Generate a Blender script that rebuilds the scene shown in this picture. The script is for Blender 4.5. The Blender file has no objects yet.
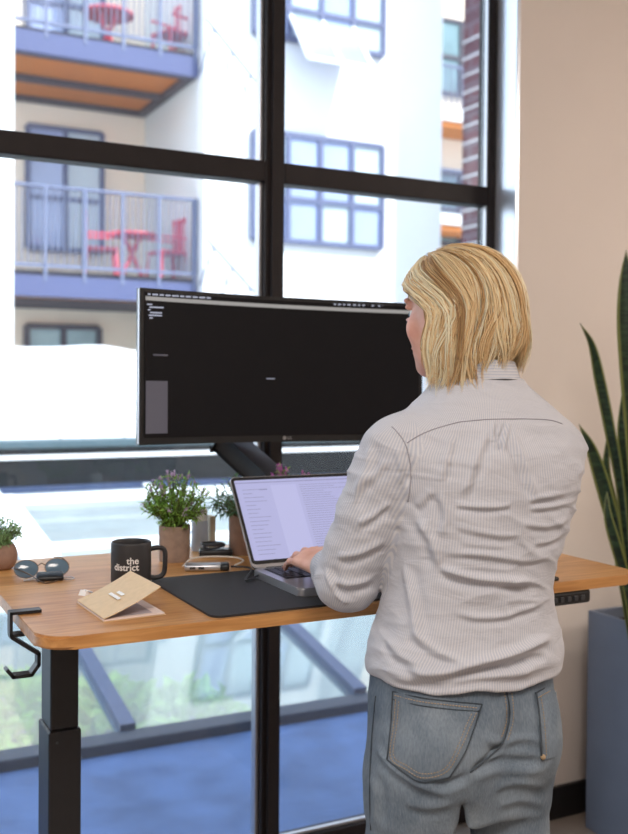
import bpy, bmesh, math, random
import numpy as np
from mathutils import Vector, Matrix, noise
from mathutils.bvhtree import BVHTree

random.seed(7)
rng = np.random.default_rng(7)
scn = bpy.context.scene
COL = scn.collection
R = math.radians

# ------------------------------------------------------------------ camera
CAM = Vector((0, 0, 1.42))
FPX, PX, PY = 994.0, 314.0, 396.4
cam_d = bpy.data.cameras.new('camera')
cam = bpy.data.objects.new('camera', cam_d)
COL.objects.link(cam)
ROT = Matrix.Rotation(R(-27.3), 4, 'Z') @ Matrix.Rotation(R(89.0), 4, 'X') @ Matrix.Rotation(R(0.48), 4, 'Z')
cam.matrix_world = Matrix.Translation(CAM) @ ROT
cam_d.sensor_fit = 'VERTICAL'
cam_d.sensor_height = 36.0
cam_d.lens = FPX / 834 * 36
cam_d.shift_y = (PY - 417) / 834
cam_d.dof.use_dof = True
cam_d.dof.focus_distance = 1.66
cam_d.dof.aperture_fstop = 4.2
cam_d.clip_end = 300
scn.camera = cam
ROT3 = ROT.to_3x3()


def ray(px, py):
    return (ROT3 @ Vector(((px - PX) / FPX, -(py - PY) / FPX, -1))).normalized()


def on_y(px, py, Y):
    d = ray(px, py)
    return CAM + d * (Y / d.y)


def on_z(px, py, Z):
    d = ray(px, py)
    return CAM + d * ((Z - CAM.z) / d.z)


# ------------------------------------------------------------------ materials
def lin(c):
    return tuple((v / 255 / 12.92) if v / 255 <= 0.04045 else ((v / 255 + 0.055) / 1.055) ** 2.4 for v in c)


class NT:
    def __init__(self, name):
        self.m = bpy.data.materials.new(name)
        self.m.use_nodes = True
        self.t = self.m.node_tree
        self.t.nodes.clear()
        self.out = self.t.nodes.new('ShaderNodeOutputMaterial')

    def n(self, kind, **kw):
        nd = self.t.nodes.new(kind)
        for k, v in kw.items():
            if k.startswith('i_'):
                nd.inputs[k[2:].replace('_', ' ')].default_value = v
            else:
                setattr(nd, k, v)
        return nd

    def l(self, a, ao, b, bi):
        self.t.links.new(a.outputs[ao], b.inputs[bi])


def c4(c):
    return (c[0], c[1], c[2], 1)


def pmat(name, col, rough=0.5, metal=0.0, var=0.06, scale=20, bump=0.0, bscale=None, stretch=(1, 1, 1), coat=0.0, spec=None, sheen=0.0, emit=None, estr=0.0, trans=0.0):
    """Principled material with a procedural noise variation of colour and an optional bump."""
    a = NT(name)
    p = a.n('ShaderNodeBsdfPrincipled')
    p.inputs['Roughness'].default_value = rough
    p.inputs['Metallic'].default_value = metal
    if coat: p.inputs['Coat Weight'].default_value = coat
    if sheen: p.inputs['Sheen Weight'].default_value = sheen
    if spec is not None: p.inputs['Specular IOR Level'].default_value = spec
    if emit:
        p.inputs['Emission Color'].default_value = c4(emit)
        p.inputs['Emission Strength'].default_value = estr
    tc = a.n('ShaderNodeTexCoord')
    mp = a.n('ShaderNodeMapping')
    mp.inputs['Scale'].default_value = stretch
    a.l(tc, 'Object', mp, 'Vector')
    nz = a.n('ShaderNodeTexNoise')
    nz.inputs['Scale'].default_value = scale
    nz.inputs['Detail'].default_value = 4
    a.l(mp, 'Vector', nz, 'Vector')
    cr = a.n('ShaderNodeValToRGB')
    cr.color_ramp.elements[0].position = 0.3
    cr.color_ramp.elements[1].position = 0.7
    cr.color_ramp.elements[0].color = c4([max(0, v * (1 - var)) for v in col])
    cr.color_ramp.elements[1].color = c4([min(1, v * (1 + var)) for v in col])
    a.l(nz, 'Fac', cr, 'Fac')
    a.l(cr, 'Color', p, 'Base Color')
    if bump:
        n2 = a.n('ShaderNodeTexNoise')
        n2.inputs['Scale'].default_value = bscale or scale * 4
        n2.inputs['Detail'].default_value = 5
        a.l(mp, 'Vector', n2, 'Vector')
        b = a.n('ShaderNodeBump')
        b.inputs['Strength'].default_value = bump
        b.inputs['Distance'].default_value = 0.01
        a.l(n2, 'Fac', b, 'Height')
        a.l(b, 'Normal', p, 'Normal')
    if trans:
        tr = a.n('ShaderNodeBsdfTranslucent')
        a.l(cr, 'Color', tr, 'Color')
        mx = a.n('ShaderNodeMixShader')
        mx.inputs[0].default_value = trans
        a.l(p, 'BSDF', mx, 1)
        a.l(tr, 'BSDF', mx, 2)
        a.l(mx, 'Shader', a.out, 'Surface')
    else:
        a.l(p, 'BSDF', a.out, 'Surface')
    return a.m


def glassmat(name, tint=(0.96, 0.98, 1), haze=0.0, hazecol=(0.9, 0.95, 1), refl=0.06):
    a = NT(name)
    t = a.n('ShaderNodeBsdfTransparent')
    t.inputs['Color'].default_value = c4(tint)
    g = a.n('ShaderNodeBsdfGlossy')
    g.inputs['Roughness'].default_value = 0.02
    lw = a.n('ShaderNodeLayerWeight')
    lw.inputs['Blend'].default_value = 0.25
    mr = a.n('ShaderNodeMath', operation='MULTIPLY_ADD')
    mr.inputs[1].default_value = 0.25
    mr.inputs[2].default_value = refl * 0.4
    a.l(lw, 'Fresnel', mr, 0)
    mx = a.n('ShaderNodeMixShader')
    a.l(mr, 'Value', mx, 0)
    a.l(t, 'BSDF', mx, 1)
    a.l(g, 'BSDF', mx, 2)
    last = mx
    if haze:
        d = a.n('ShaderNodeBsdfDiffuse')
        d.inputs['Color'].default_value = c4(hazecol)
        tl = a.n('ShaderNodeBsdfTranslucent')
        tl.inputs['Color'].default_value = c4(hazecol)
        ad = a.n('ShaderNodeMixShader')
        ad.inputs[0].default_value = 0.5
        a.l(d, 'BSDF', ad, 1)
        a.l(tl, 'BSDF', ad, 2)
        nz = a.n('ShaderNodeTexNoise')
        nz.inputs['Scale'].default_value = 3.0
        nz.inputs['Detail'].default_value = 4
        tc = a.n('ShaderNodeTexCoord')
        a.l(tc, 'Object', nz, 'Vector')
        mm = a.n('ShaderNodeMath', operation='MULTIPLY_ADD')
        mm.inputs[1].default_value = haze * 0.8
        mm.inputs[2].default_value = haze * 0.6
        a.l(nz, 'Fac', mm, 0)
        m2 = a.n('ShaderNodeMixShader')
        a.l(mm, 'Value', m2, 0)
        a.l(mx, 'Shader', m2, 1)
        a.l(ad, 'Shader', m2, 2)
        last = m2
    a.l(last, 'Shader', a.out, 'Surface')
    return a.m


def woodmat(name, c0, c1, rough=0.35, plank=0.09):
    a = NT(name)
    p = a.n('ShaderNodeBsdfPrincipled')
    p.inputs['Roughness'].default_value = rough
    tc = a.n('ShaderNodeTexCoord')
    mp = a.n('ShaderNodeMapping')
    mp.inputs['Scale'].default_value = (1.2, 14, 14)
    a.l(tc, 'Object', mp, 'Vector')
    nz = a.n('ShaderNodeTexNoise')
    nz.inputs['Scale'].default_value = 6
    nz.inputs['Detail'].default_value = 6
    nz.inputs['Distortion'].default_value = 0.6
    a.l(mp, 'Vector', nz, 'Vector')
    # plank to plank tone
    sx = a.n('ShaderNodeSeparateXYZ')
    a.l(tc, 'Object', sx, 'Vector')
    dv = a.n('ShaderNodeMath', operation='DIVIDE')
    dv.inputs[1].default_value = plank
    a.l(sx, 'Y', dv, 0)
    fl = a.n('ShaderNodeMath', operation='FLOOR')
    a.l(dv, 'Value', fl, 0)
    wn = a.n('ShaderNodeTexWhiteNoise', noise_dimensions='1D')
    a.l(fl, 'Value', wn, 'W')
    ad = a.n('ShaderNodeMath', operation='MULTIPLY_ADD')
    ad.inputs[1].default_value = 0.35
    a.l(wn, 'Value', ad, 0)
    a.l(nz, 'Fac', ad, 2)
    cr = a.n('ShaderNodeValToRGB')
    cr.color_ramp.elements[0].position = 0.35
    cr.color_ramp.elements[1].position = 0.95
    cr.color_ramp.elements[0].color = c4(c0)
    cr.color_ramp.elements[1].color = c4(c1)
    a.l(ad, 'Value', cr, 'Fac')
    a.l(cr, 'Color', p, 'Base Color')
    b = a.n('ShaderNodeBump')
    b.inputs['Strength'].default_value = 0.08
    b.inputs['Distance'].default_value = 0.002
    a.l(nz, 'Fac', b, 'Height')
    a.l(b, 'Normal', p, 'Normal')
    a.l(p, 'BSDF', a.out, 'Surface')
    return a.m


def emitmat(name, col, s, rough=0.25):
    a = NT(name)
    p = a.n('ShaderNodeBsdfPrincipled')
    p.inputs['Base Color'].default_value = c4([v * 0.1 for v in col])
    p.inputs['Roughness'].default_value = rough
    p.inputs['Emission Color'].default_value = c4(col)
    p.inputs['Emission Strength'].default_value = s
    a.l(p, 'BSDF', a.out, 'Surface')
    return a.m


M = {}
M['wall'] = pmat('warm_wall_paint', lin((222, 212, 204)), 0.75, var=0.02, scale=3, bump=0.03, bscale=180)
M['white_paint'] = pmat('white_paint', lin((236, 238, 242)), 0.5, var=0.02)
M['reveal'] = pmat('white_gloss_reveal', lin((236, 242, 252)), 0.3, metal=0.7, var=0.01)
M['ceil'] = pmat('ceiling_paint', lin((235, 232, 228)), 0.8, var=0.02)
M['floor'] = pmat('polished_concrete', lin((150, 138, 128)), 0.35, var=0.15, scale=4)
M['black_base'] = pmat('black_baseboard', lin((30, 28, 28)), 0.45)
M['frame'] = pmat('dark_bronze_aluminium', lin((38, 33, 34)), 0.55, var=0.08, spec=0.25)
M['glass'] = glassmat('window_glass', (0.95, 0.98, 1.0), haze=0.022)
M['wood'] = woodmat('oiled_desk_wood', lin((168, 112, 60)), lin((220, 166, 104)), 0.34)
M['black_steel'] = pmat('black_powder_steel', lin((34, 33, 35)), 0.42, metal=0.2, var=0.06, scale=60)
M['black_plastic'] = pmat('black_plastic', lin((24, 24, 26)), 0.4, var=0.05)
M['dark_grey_plastic'] = pmat('dark_grey_plastic', lin((58, 60, 64)), 0.45)
M['screen_black'] = pmat('dark_screen_glass', lin((13, 12, 13)), 0.45, var=0.03, spec=0.12, emit=lin((24, 22, 24)), estr=0.5)
M['screen_grey'] = emitmat('screen_grey_panel', lin((92, 88, 96)), 0.8)
M['screen_bar'] = emitmat('screen_light_bar', lin((170, 168, 166)), 0.8)
M['screen_text'] = emitmat('screen_text', lin((190, 195, 215)), 0.8)
M['lilac'] = emitmat('laptop_page', lin((180, 181, 222)), 0.92)
M['lilac_pale'] = emitmat('laptop_page_pale', lin((186, 187, 227)), 0.94)
M['lilac_text'] = emitmat('laptop_text', lin((154, 154, 194)), 0.85)
M['silver'] = pmat('brushed_aluminium', lin((196, 196, 200)), 0.32, metal=0.85, var=0.03, scale=200)
M['keys'] = pmat('key_black', lin((40, 34, 44)), 0.5)
M['mat'] = pmat('black_desk_felt', lin((38, 36, 38)), 0.75, var=0.08, scale=300, bump=0.2, bscale=900)
M['mug'] = pmat('matt_black_ceramic', lin((40, 38, 39)), 0.55, var=0.05)
M['white_print'] = pmat('white_print', lin((235, 233, 230)), 0.6)
M['kraft'] = pmat('kraft_card', lin((214, 184, 142)), 0.6, var=0.05, scale=80)
M['page'] = pmat('blush_page', lin((232, 214, 206)), 0.7, var=0.02)
M['page_in'] = pmat('photo_page', lin((176, 166, 172)), 0.6, var=0.15, scale=30)
M['pot'] = pmat('grey_brown_concrete', lin((150, 128, 114)), 0.85, var=0.14, scale=60, bump=0.2)
M['pot_round'] = pmat('brown_stone_pot', lin((146, 116, 100)), 0.8, var=0.12, scale=60, bump=0.2)
M['soil'] = pmat('dark_soil', lin((48, 36, 28)), 0.95, var=0.4, scale=120, bump=0.5)
M['leaf'] = pmat('green_leaf', lin((142, 184, 88)), 0.55, var=0.35, scale=60, trans=0.5)
M['leaf_dark'] = pmat('dark_green_leaf', lin((96, 132, 92)), 0.55, var=0.3, scale=60, trans=0.35)
M['leaf_pale'] = pmat('pale_green_leaf', lin((150, 184, 130)), 0.6, var=0.3, scale=60, trans=0.3)
M['lavender'] = pmat('lavender_petal', lin((206, 182, 212)), 0.6, var=0.2, scale=80, trans=0.4)
M['magenta'] = pmat('magenta_petal', lin((200, 120, 190)), 0.6, var=0.2, scale=80, trans=0.3)
M['stem'] = pmat('brown_stem', lin((92, 88, 52)), 0.7)
M['lens'] = pmat('blue_grey_lens', lin((92, 116, 136)), 0.12, var=0.1, scale=20, coat=0.3)
M['gold_wire'] = pmat('bronze_wire', lin((120, 104, 92)), 0.3, metal=0.9)
M['grey_bottle'] = pmat('grey_plastic_bottle', lin((178, 186, 202)), 0.4)
M['tan'] = pmat('tan_card', lin((190, 178, 156)), 0.7)
M['cable_white'] = pmat('white_cable', lin((216, 206, 196)), 0.5)
M['cable_black'] = pmat('black_cable', lin((40, 40, 46)), 0.5)
M['planter'] = pmat('slate_blue_planter', lin((106, 116, 134)), 0.55, var=0.07, scale=9, bump=0.1, bscale=120)
# outdoors
M['facade'] = pmat('white_render_facade', lin((240, 240, 240)), 0.85, var=0.02, scale=1)
M['facade_beige'] = pmat('beige_render_facade', lin((252, 236, 216)), 0.85, var=0.02, scale=1)
M['facade_side'] = pmat('pale_side_render', lin((226, 228, 226)), 0.85, var=0.02, scale=1)
M['blue_frame'] = pmat('blue_grey_window_frame', lin((92, 100, 132)), 0.5)
M['ext_pane'] = pmat('reflective_pane', lin((158, 172, 210)), 0.12, var=0.15, scale=0.8, coat=0.6)
M['ext_pane_pale'] = pmat('pale_pane', lin((184, 198, 208)), 0.12, var=0.12, scale=0.8, coat=0.6)
M['ext_pane_teal'] = pmat('teal_pane', lin((120, 150, 156)), 0.15, var=0.3, scale=1.2, coat=0.6)
M['rail'] = pmat('lavender_grey_rail', lin((106, 114, 142)), 0.5, metal=0.0)
M['fascia'] = pmat('blue_steel_fascia', lin((76, 84, 124)), 0.5)
M['soffit_wood'] = pmat('orange_cedar_soffit', lin((200, 118, 46)), 0.6, var=0.15, scale=6, stretch=(1, 12, 1))
M['soffit_beam'] = pmat('dark_soffit_beam', lin((70, 66, 78)), 0.6)
M['red'] = pmat('red_patio_metal', lin((226, 72, 96)), 0.5)
M['brick'] = None
M['terrace'] = pmat('sky_tinted_terrace', lin((82, 106, 150)), 0.8, var=0.25, scale=5, bump=0.1)  # concrete, with the blue of sky-lit shade put into its colour
M['sky_frame'] = pmat('slate_skylight_bar', lin((84, 94, 122)), 0.5, var=0.06)
M['sky_curb'] = pmat('slate_curb', lin((54, 60, 74)), 0.6, var=0.08)
M['white_bar'] = pmat('white_skylight_bar', lin((240, 242, 244)), 0.6)
M['sky_glass'] = glassmat('skylight_glass', (0.86, 0.95, 0.96), haze=0.20, hazecol=(0.84, 0.93, 0.96))
M['frost'] = glassmat('frosted_skylight_glass', (0.9, 0.95, 0.96), haze=0.62, hazecol=(0.58, 0.63, 0.66))
M['teal_cap'] = pmat('teal_grey_cap', lin((70, 92, 100)), 0.6)
M['dark_band'] = pmat('dark_slate_cladding', lin((22, 25, 27)), 0.8, var=0.25, spec=0.1, scale=4)
M['navy'] = pmat('navy_gutter', lin((50, 66, 100)), 0.5)
M['teal_box'] = pmat('teal_panel', lin((150, 214, 212)), 0.4)
M['court'] = pmat('pale_courtyard', lin((150, 160, 160)), 0.8, var=0.15, scale=1.2)
M['bush'] = pmat('sunlit_bush_leaf', lin((150, 190, 84)), 0.6, var=0.4, scale=4, trans=0.3)


def brickmat():
    a = NT('purple_red_brick')
    p = a.n('ShaderNodeBsdfPrincipled')
    p.inputs['Roughness'].default_value = 0.85
    tc = a.n('ShaderNodeTexCoord')
    mp = a.n('ShaderNodeMapping')
    sx_ = a.n('ShaderNodeSeparateXYZ'); cx_ = a.n('ShaderNodeCombineXYZ')
    a.l(tc, 'Object', sx_, 'Vector'); a.l(sx_, 'Y', cx_, 'X'); a.l(sx_, 'Z', cx_, 'Y')
    a.l(cx_, 'Vector', mp, 'Vector')
    b = a.n('ShaderNodeTexBrick')
    b.inputs['Color1'].default_value = c4(lin((118, 66, 76)))
    b.inputs['Color2'].default_value = c4(lin((96, 58, 70)))
    b.inputs['Mortar'].default_value = c4(lin((120, 100, 112)))
    b.inputs['Scale'].default_value = 1.0
    b.inputs['Brick Width'].default_value = 0.6
    b.inputs['Row Height'].default_value = 0.24
    b.inputs['Mortar Size'].default_value = 0.03
    a.l(mp, 'Vector', b, 'Vector')
    a.l(b, 'Color', p, 'Base Color')
    a.l(p, 'BSDF', a.out, 'Surface')
    return a.m


M['brick'] = brickmat()

# ------------------------------------------------------------------ mesh helpers


def box(bm, x0, x1, y0, y1, z0, z1, bev=0.0, seg=2):
    r = bmesh.ops.create_cube(bm, size=1)
    vs = r['verts']
    for v in vs:
        v.co = Vector(((x0 + x1) / 2 + v.co.x * (x1 - x0), (y0 + y1) / 2 + v.co.y * (y1 - y0), (z0 + z1) / 2 + v.co.z * (z1 - z0)))
    if bev:
        es = list({e for v in vs for e in v.link_edges})
        bmesh.ops.bevel(bm, geom=es, offset=bev, segments=seg, affect='EDGES', profile=0.5)
    return bm


def boxm(bm, mat4, sx, sy, sz, bev=0.0):
    """A box of the given size centred on the frame mat4."""
    r = bmesh.ops.create_cube(bm, size=1)
    vs = r['verts']
    for v in vs:
        v.co = mat4 @ Vector((v.co.x * sx, v.co.y * sy, v.co.z * sz))
    if bev:
        es = list({e for v in vs for e in v.link_edges})
        bmesh.ops.bevel(bm, geom=es, offset=bev, segments=2, affect='EDGES', profile=0.5)


def beam(bm, a, b, w, h, up=Vector((0, 0, 1)), bev=0.0):
    a, b = Vector(a), Vector(b)
    d = (b - a)
    L = d.length
    d.normalize()
    s = d.cross(up)
    if s.length < 1e-4: s = d.cross(Vector((0, 1, 0)))
    s.normalize()
    u = s.cross(d).normalized()
    m = Matrix((d, s, u)).transposed().to_4x4()
    m.translation = (a + b) / 2
    boxm(bm, m, L, w, h, bev)


def tube(bm, pts, r, n=8, cap=True):
    pts = [Vector(p) for p in pts]
    rs = r if isinstance(r, (list, tuple)) else [r] * len(pts)
    rings = []
    t0 = (pts[1] - pts[0]).normalized()
    ref = Vector((0, 0, 1)) if abs(t0.z) < 0.9 else Vector((1, 0, 0))
    u = t0.cross(ref).normalized()
    for i, p in enumerate(pts):
        a = pts[max(i - 1, 0)]
        b = pts[min(i + 1, len(pts) - 1)]
        t = (b - a).normalized()
        u = (u - t * u.dot(t))
        if u.length < 1e-6: u = t.orthogonal()
        u.normalize()
        w = t.cross(u)
        rings.append([bm.verts.new(p + (u * math.cos(2 * math.pi * k / n) + w * math.sin(2 * math.pi * k / n)) * rs[i]) for k in range(n)])
    for i in range(len(rings) - 1):
        for k in range(n):
            bm.faces.new((rings[i][k], rings[i][(k + 1) % n], rings[i + 1][(k + 1) % n], rings[i + 1][k]))
    if cap and n > 2:
        bm.faces.new(rings[0][::-1])
        bm.faces.new(rings[-1])
    return bm


def lathe(bm, prof, n=32, c=(0, 0, 0), close=False):
    """prof: list of (r, z); surface of revolution about the vertical through c."""
    c = Vector(c)
    rings = []
    for r, z in prof:
        if r < 1e-6:
            rings.append([bm.verts.new(c + Vector((0, 0, z)))])
        else:
            rings.append([bm.verts.new(c + Vector((r * math.cos(2 * math.pi * k / n), r * math.sin(2 * math.pi * k / n), z))) for k in range(n)])
    for a, b in zip(rings, rings[1:]):
        for k in range(n):
            k2 = (k + 1) % n
            if len(a) == 1 and len(b) == 1: continue
            if len(a) == 1:
                bm.faces.new((a[0], b[k2], b[k]))
            elif len(b) == 1:
                bm.faces.new((a[k], a[k2], b[0]))
            else:
                bm.faces.new((a[k], a[k2], b[k2], b[k]))
    return bm


def prism(bm, poly, axis, lo, hi):
    """Extrude a 2-D outline along an axis: 'z' outline is (x, y); 'y' outline is (x, z); 'x' outline is (y, z)."""
    def P(p, t):
        return Vector((p[0], p[1], t)) if axis == 'z' else (Vector((p[0], t, p[1])) if axis == 'y' else Vector((t, p[0], p[1])))
    A = [bm.verts.new(P(p, lo)) for p in poly]
    B = [bm.verts.new(P(p, hi)) for p in poly]
    n = len(poly)
    bm.faces.new(A[::-1])
    bm.faces.new(B)
    for i in range(n):
        bm.faces.new((A[i], A[(i + 1) % n], B[(i + 1) % n], B[i]))
    return bm


def rrect(x0, x1, y0, y1, r, n=6):
    out = []
    for cx, cy, a0 in ((x1 - r, y1 - r, 0), (x0 + r, y1 - r, 90), (x0 + r, y0 + r, 180), (x1 - r, y0 + r, 270)):
        for k in range(n + 1):
            a = R(a0 + 90 * k / n)
            out.append((cx + r * math.cos(a), cy + r * math.sin(a)))
    return out


def smooth_path(pts, n=8):
    """Catmull-Rom through the given points."""
    P = [Vector(p) for p in pts]
    P = [P[0] * 2 - P[1]] + P + [P[-1] * 2 - P[-2]]
    out = []
    for i in range(1, len(P) - 2):
        for k in range(n):
            t = k / n
            a, b, c, d = P[i - 1], P[i], P[i + 1], P[i + 2]
            out.append(0.5 * ((2 * b) + (c - a) * t + (2 * a - 5 * b + 4 * c - d) * t * t + (3 * b - a - 3 * c + d) * t ** 3))
    out.append(P[-2])
    return out


def root_world(o):
    p = Vector((0, 0, 0))
    while o is not None:
        p = p + Vector(o.location)
        o = o.parent
    return p


def obj(name, bm, mat, parent=None, smooth=False, world=True, angle=None):
    """Link a bmesh (or mesh) as one object; world=True means its coordinates are world ones."""
    if isinstance(bm, bmesh.types.BMesh):
        bmesh.ops.recalc_face_normals(bm, faces=bm.faces[:])
        me = bpy.data.meshes.new(name)
        bm.to_mesh(me)
        bm.free()
    else:
        me = bm
    me.materials.append(mat)
    if smooth:
        me.polygons.foreach_set('use_smooth', [True] * len(me.polygons))
        if angle:
            try:
                me.set_sharp_from_angle(angle=R(angle))
            except Exception:
                pass
    o = bpy.data.objects.new(name, me)
    COL.objects.link(o)
    if parent is not None:
        o.parent = parent
        if world:
            w = root_world(parent)
            me.transform(Matrix.Translation(-w))
    return o


def thing(name, label, cat, loc=(0, 0, 0), rotz=0.0, group=None):
    o = bpy.data.objects.new(name, None)
    o.empty_display_size = 0.05
    COL.objects.link(o)
    o.location = loc
    o.rotation_euler = (0, 0, rotz)
    o['label'] = label
    o['category'] = cat
    if group: o['group'] = group
    return o


def tag(o, label, cat, group=None, kind=None):
    o['label'] = label
    o['category'] = cat
    if group: o['group'] = group
    if kind: o['kind'] = kind
    return o


def struct(name, bm, mat, parent=None, smooth=False):
    o = obj(name, bm, mat, parent, smooth)
    if parent is None: o['kind'] = 'structure'
    return o


def dup(root, loc, rotz=None, label=None, name=None):
    r = root.copy()
    COL.objects.link(r)
    r.location = loc
    if rotz is not None: r.rotation_euler = (0, 0, rotz)
    if label: r['label'] = label
    for ch in list(root.children):
        c = ch.copy()
        COL.objects.link(c)
        c.parent = r
        for g in list(ch.children):
            d = g.copy()
            COL.objects.link(d)
            d.parent = c
    return r


def nb():
    return bmesh.new()


def text_mesh(name, body, size, mat, mat4, parent, extrude=0.0004, offset=0.0, align='CENTER', space=1.0):
    cu = bpy.data.curves.new(name, 'FONT')
    cu.body = body
    cu.size = size
    cu.extrude = extrude
    cu.offset = offset
    cu.align_x = align
    cu.space_line = space
    tmp = bpy.data.objects.new(name, cu)
    COL.objects.link(tmp)
    dg = bpy.context.evaluated_depsgraph_get()
    me = bpy.data.meshes.new_from_object(tmp.evaluated_get(dg))
    bpy.data.objects.remove(tmp)
    me.transform(mat4)
    return me


def frame(origin, x, y, z):
    m = Matrix((Vector(x), Vector(y), Vector(z))).transposed().to_4x4()
    m.translation = Vector(origin)
    return m


# ------------------------------------------------------------------ the room
WY, FRY0, FRY1 = 2.49, 2.585, 2.645      # inner face of the wall, window frame depth
JX = on_y(519, 140, WY).x             # window reveal
struct('floor', box(nb(), -3.2, 5.0, -4.2, FRY1, -0.12, 0.0), M['floor'])
struct('ceiling', box(nb(), -3.2, 5.0, -4.2, 2.85, 3.0, 3.15), M['ceil'])
struct('wall_back', box(nb(), JX, 5.0, WY, FRY1, 0.0, 3.0), M['wall'])
struct('wall_left', box(nb(), -3.3, -3.2, -4.2, 2.80, 0.0, 3.0), M['wall'])
struct('wall_right', box(nb(), 5.0, 5.1, -4.2, 2.80, 0.0, 3.0), M['wall'])
struct('wall_rear', box(nb(), -3.3, 5.1, -4.3, -4.2, 0.0, 3.0), M['wall'])
struct('baseboard_back', box(nb(), JX + 0.012, 5.0, WY - 0.016, WY, 0.0, 0.105, 0.003), M['black_base'])
struct('trim_1', box(nb(), JX - 0.014, JX, WY - 0.003, FRY1, 0.0, 3.0, 0.002), M['reveal'])

# window_1: black frame with mullions, transoms and panes
J1 = JX - 0.0145
J0 = on_y(489, 140, FRY0).x
MW0, MW1 = on_y(266, 140, FRY0).x, on_y(285, 140, FRY0).x
MC_ = (MW0 + MW1) / 2
HW = (MW1 - MW0) / 2
MULX = [MC_ - 0.80 * k for k in range(6)]
TZ0, TZ1 = 1.980, 2.040
w = struct('window_1', box(nb(), -3.2, J1, FRY0, FRY1, 0.0, 0.075, 0.003), M['frame'])
b = nb(); box(b, -3.2, J1, FRY0, FRY1, 2.93, 3.0, 0.003)
obj('head_rail', b, M['frame'], w)
b = nb(); box(b, J0, J1, FRY0, FRY1, 0.075, 2.93, 0.003)
obj('jamb', b, M['frame'], w)
b = nb(); box(b, J0 - 0.004, J0 - 0.0005, FRY0 + 0.006, FRY0 + 0.024, 0.075, 2.93, 0.001)
obj('glazing_bead', b, M['silver'], w)
for mx in MULX:
    b = nb(); box(b, mx - HW, mx + HW, FRY0, FRY1, 0.075, 2.93, 0.004)
    box(b, mx - 0.014, mx + 0.012, FRY0 - 0.012, FRY0 + 0.005, 0.075, 2.93, 0.002)
    mo = obj('mullion', b, M['frame'], w)
    b = nb(); box(b, mx - HW - 0.011, mx - HW - 0.0005, FRY0 + 0.02, FRY0 + 0.05, 0.075, 2.93, 0.002)
    obj('glazing_bead', b, M['silver'], mo)
for i in range(len(MULX)):
    xr = (J0 - 0.0005) if i == 0 else MULX[i - 1] - HW - 0.0005
    xl = MULX[i] + HW + 0.0005
    b = nb(); box(b, xl, xr, FRY0, FRY1, TZ0, TZ1, 0.004)
    obj('transom', b, M['frame'], w)
    for z0, z1 in ((0.0755, TZ0), (TZ1, 2.93)):
        b = nb(); box(b, xl, xr, 2.618, 2.624, z0, z1)
        obj('pane', b, M['glass'], w)
    b = nb(); box(b, xl, xr, FRY0 + 0.012, FRY0 + 0.025, 0.0755, 0.086, 0.002)
    obj('glazing_bead', b, M['silver'], w)

# ------------------------------------------------------------------ the desk
DZ = 1.02
DX0, DX1, DY0, DY1 = 0.324, 1.569, 1.526, 2.216
DT = 0.021
desk = thing('standing_desk', 'height-adjustable standing desk with a honey-brown wooden top and black steel legs', 'desk', (0.95, 1.86, 0))
b = nb()
prism(b, rrect(DX0, DX1, DY0, DY1, 0.05, 8), 'z', DZ - DT, DZ)
bmesh.ops.bevel(b, geom=[e for e in b.edges if abs(e.verts[0].co.z - e.verts[1].co.z) < 1e-6], offset=0.004, segments=2, affect='EDGES')
obj('tabletop', b, M['wood'], desk, smooth=True, angle=40)
for lx in (0.43, 1.475):
    b = nb(); box(b, lx - 0.03, lx + 0.03, 1.815, 1.905, 0.03, 0.772, 0.004)
    leg = obj('leg', b, M['black_steel'], desk)
    b = nb(); box(b, lx - 0.026, lx + 0.026, 1.82, 1.90, 0.772, 0.9545, 0.004)
    obj('upper_column', b, M['black_steel'], leg)
    b = nb(); box(b, lx - 0.036, lx + 0.036, 1.56, 2.16, 0.0, 0.03, 0.006)
    obj('foot', b, M['black_steel'], leg)
    b = nb()
    for sx, sy in ((-0.015, 0),):
        r0 = bmesh.ops.create_cone(b, cap_ends=True, segments=10, radius1=0.0025, radius2=0.0025, depth=0.004)
        for v in r0['verts']:
            v.co = Vector((lx + sx + v.co.x, 1.8145 + v.co.z, 0.752 + v.co.y))
    obj('screw', b, M['dark_grey_plastic'], leg)
    b = nb(); box(b, lx - 0.022, lx + 0.022, 1.70, 2.10, 0.955, DZ - DT - 0.0005, 0.003)
    obj('top_bracket', b, M['black_steel'], leg)
b = nb(); box(b, 0.453, 1.452, 1.92, 1.97, 0.957, 0.995, 0.003)
obj('crossbar', b, M['black_steel'], desk)
b = nb(); box(b, 1.25, 1.428, 1.530, 1.585, 0.970, 0.9985, 0.006)
cp = obj('control_panel', b, M['black_plastic'], desk)
for k in range(7):
    b = nb(); box(b, 1.292 + k * 0.018, 1.302 + k * 0.018, 1.5275, 1.531, 0.978, 0.988, 0.001)
    obj('button', b, M['dark_grey_plastic'], cp)

# ------------------------------------------------------------------ bag hook on the desk edge
hook = thing('bag_hook', 'black angular metal bag hook clamped on the edge of the wooden desk', 'hook', (DX0 - 0.006, 1.715, DZ))
def strip(pts, y0, y1, t):
    b = nb()
    for a, c in zip(pts, pts[1:]):
        beam(b, (a[0], (y0 + y1) / 2, a[1]), (c[0], (y0 + y1) / 2, c[1]), y1 - y0, t, up=Vector((0, 0, 1)) if abs(a[0] - c[0]) > 1e-4 else Vector((1, 0, 0)))
    for p in pts[1:-1]:
        boxm(b, Matrix.Translation((p[0], (y0 + y1) / 2, p[1])), t * 0.9, y1 - y0, t * 0.9)
    return b
hx = DX0 - 0.006
o_ = strip([(hx + 0.044, DZ + 0.0035), (hx - 0.006, DZ + 0.0035), (hx - 0.006, DZ - 0.034), (hx + 0.016, DZ - 0.034)], 1.70, 1.722, 0.005)
obj('clamp_arm', o_, M['black_steel'], hook)
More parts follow.
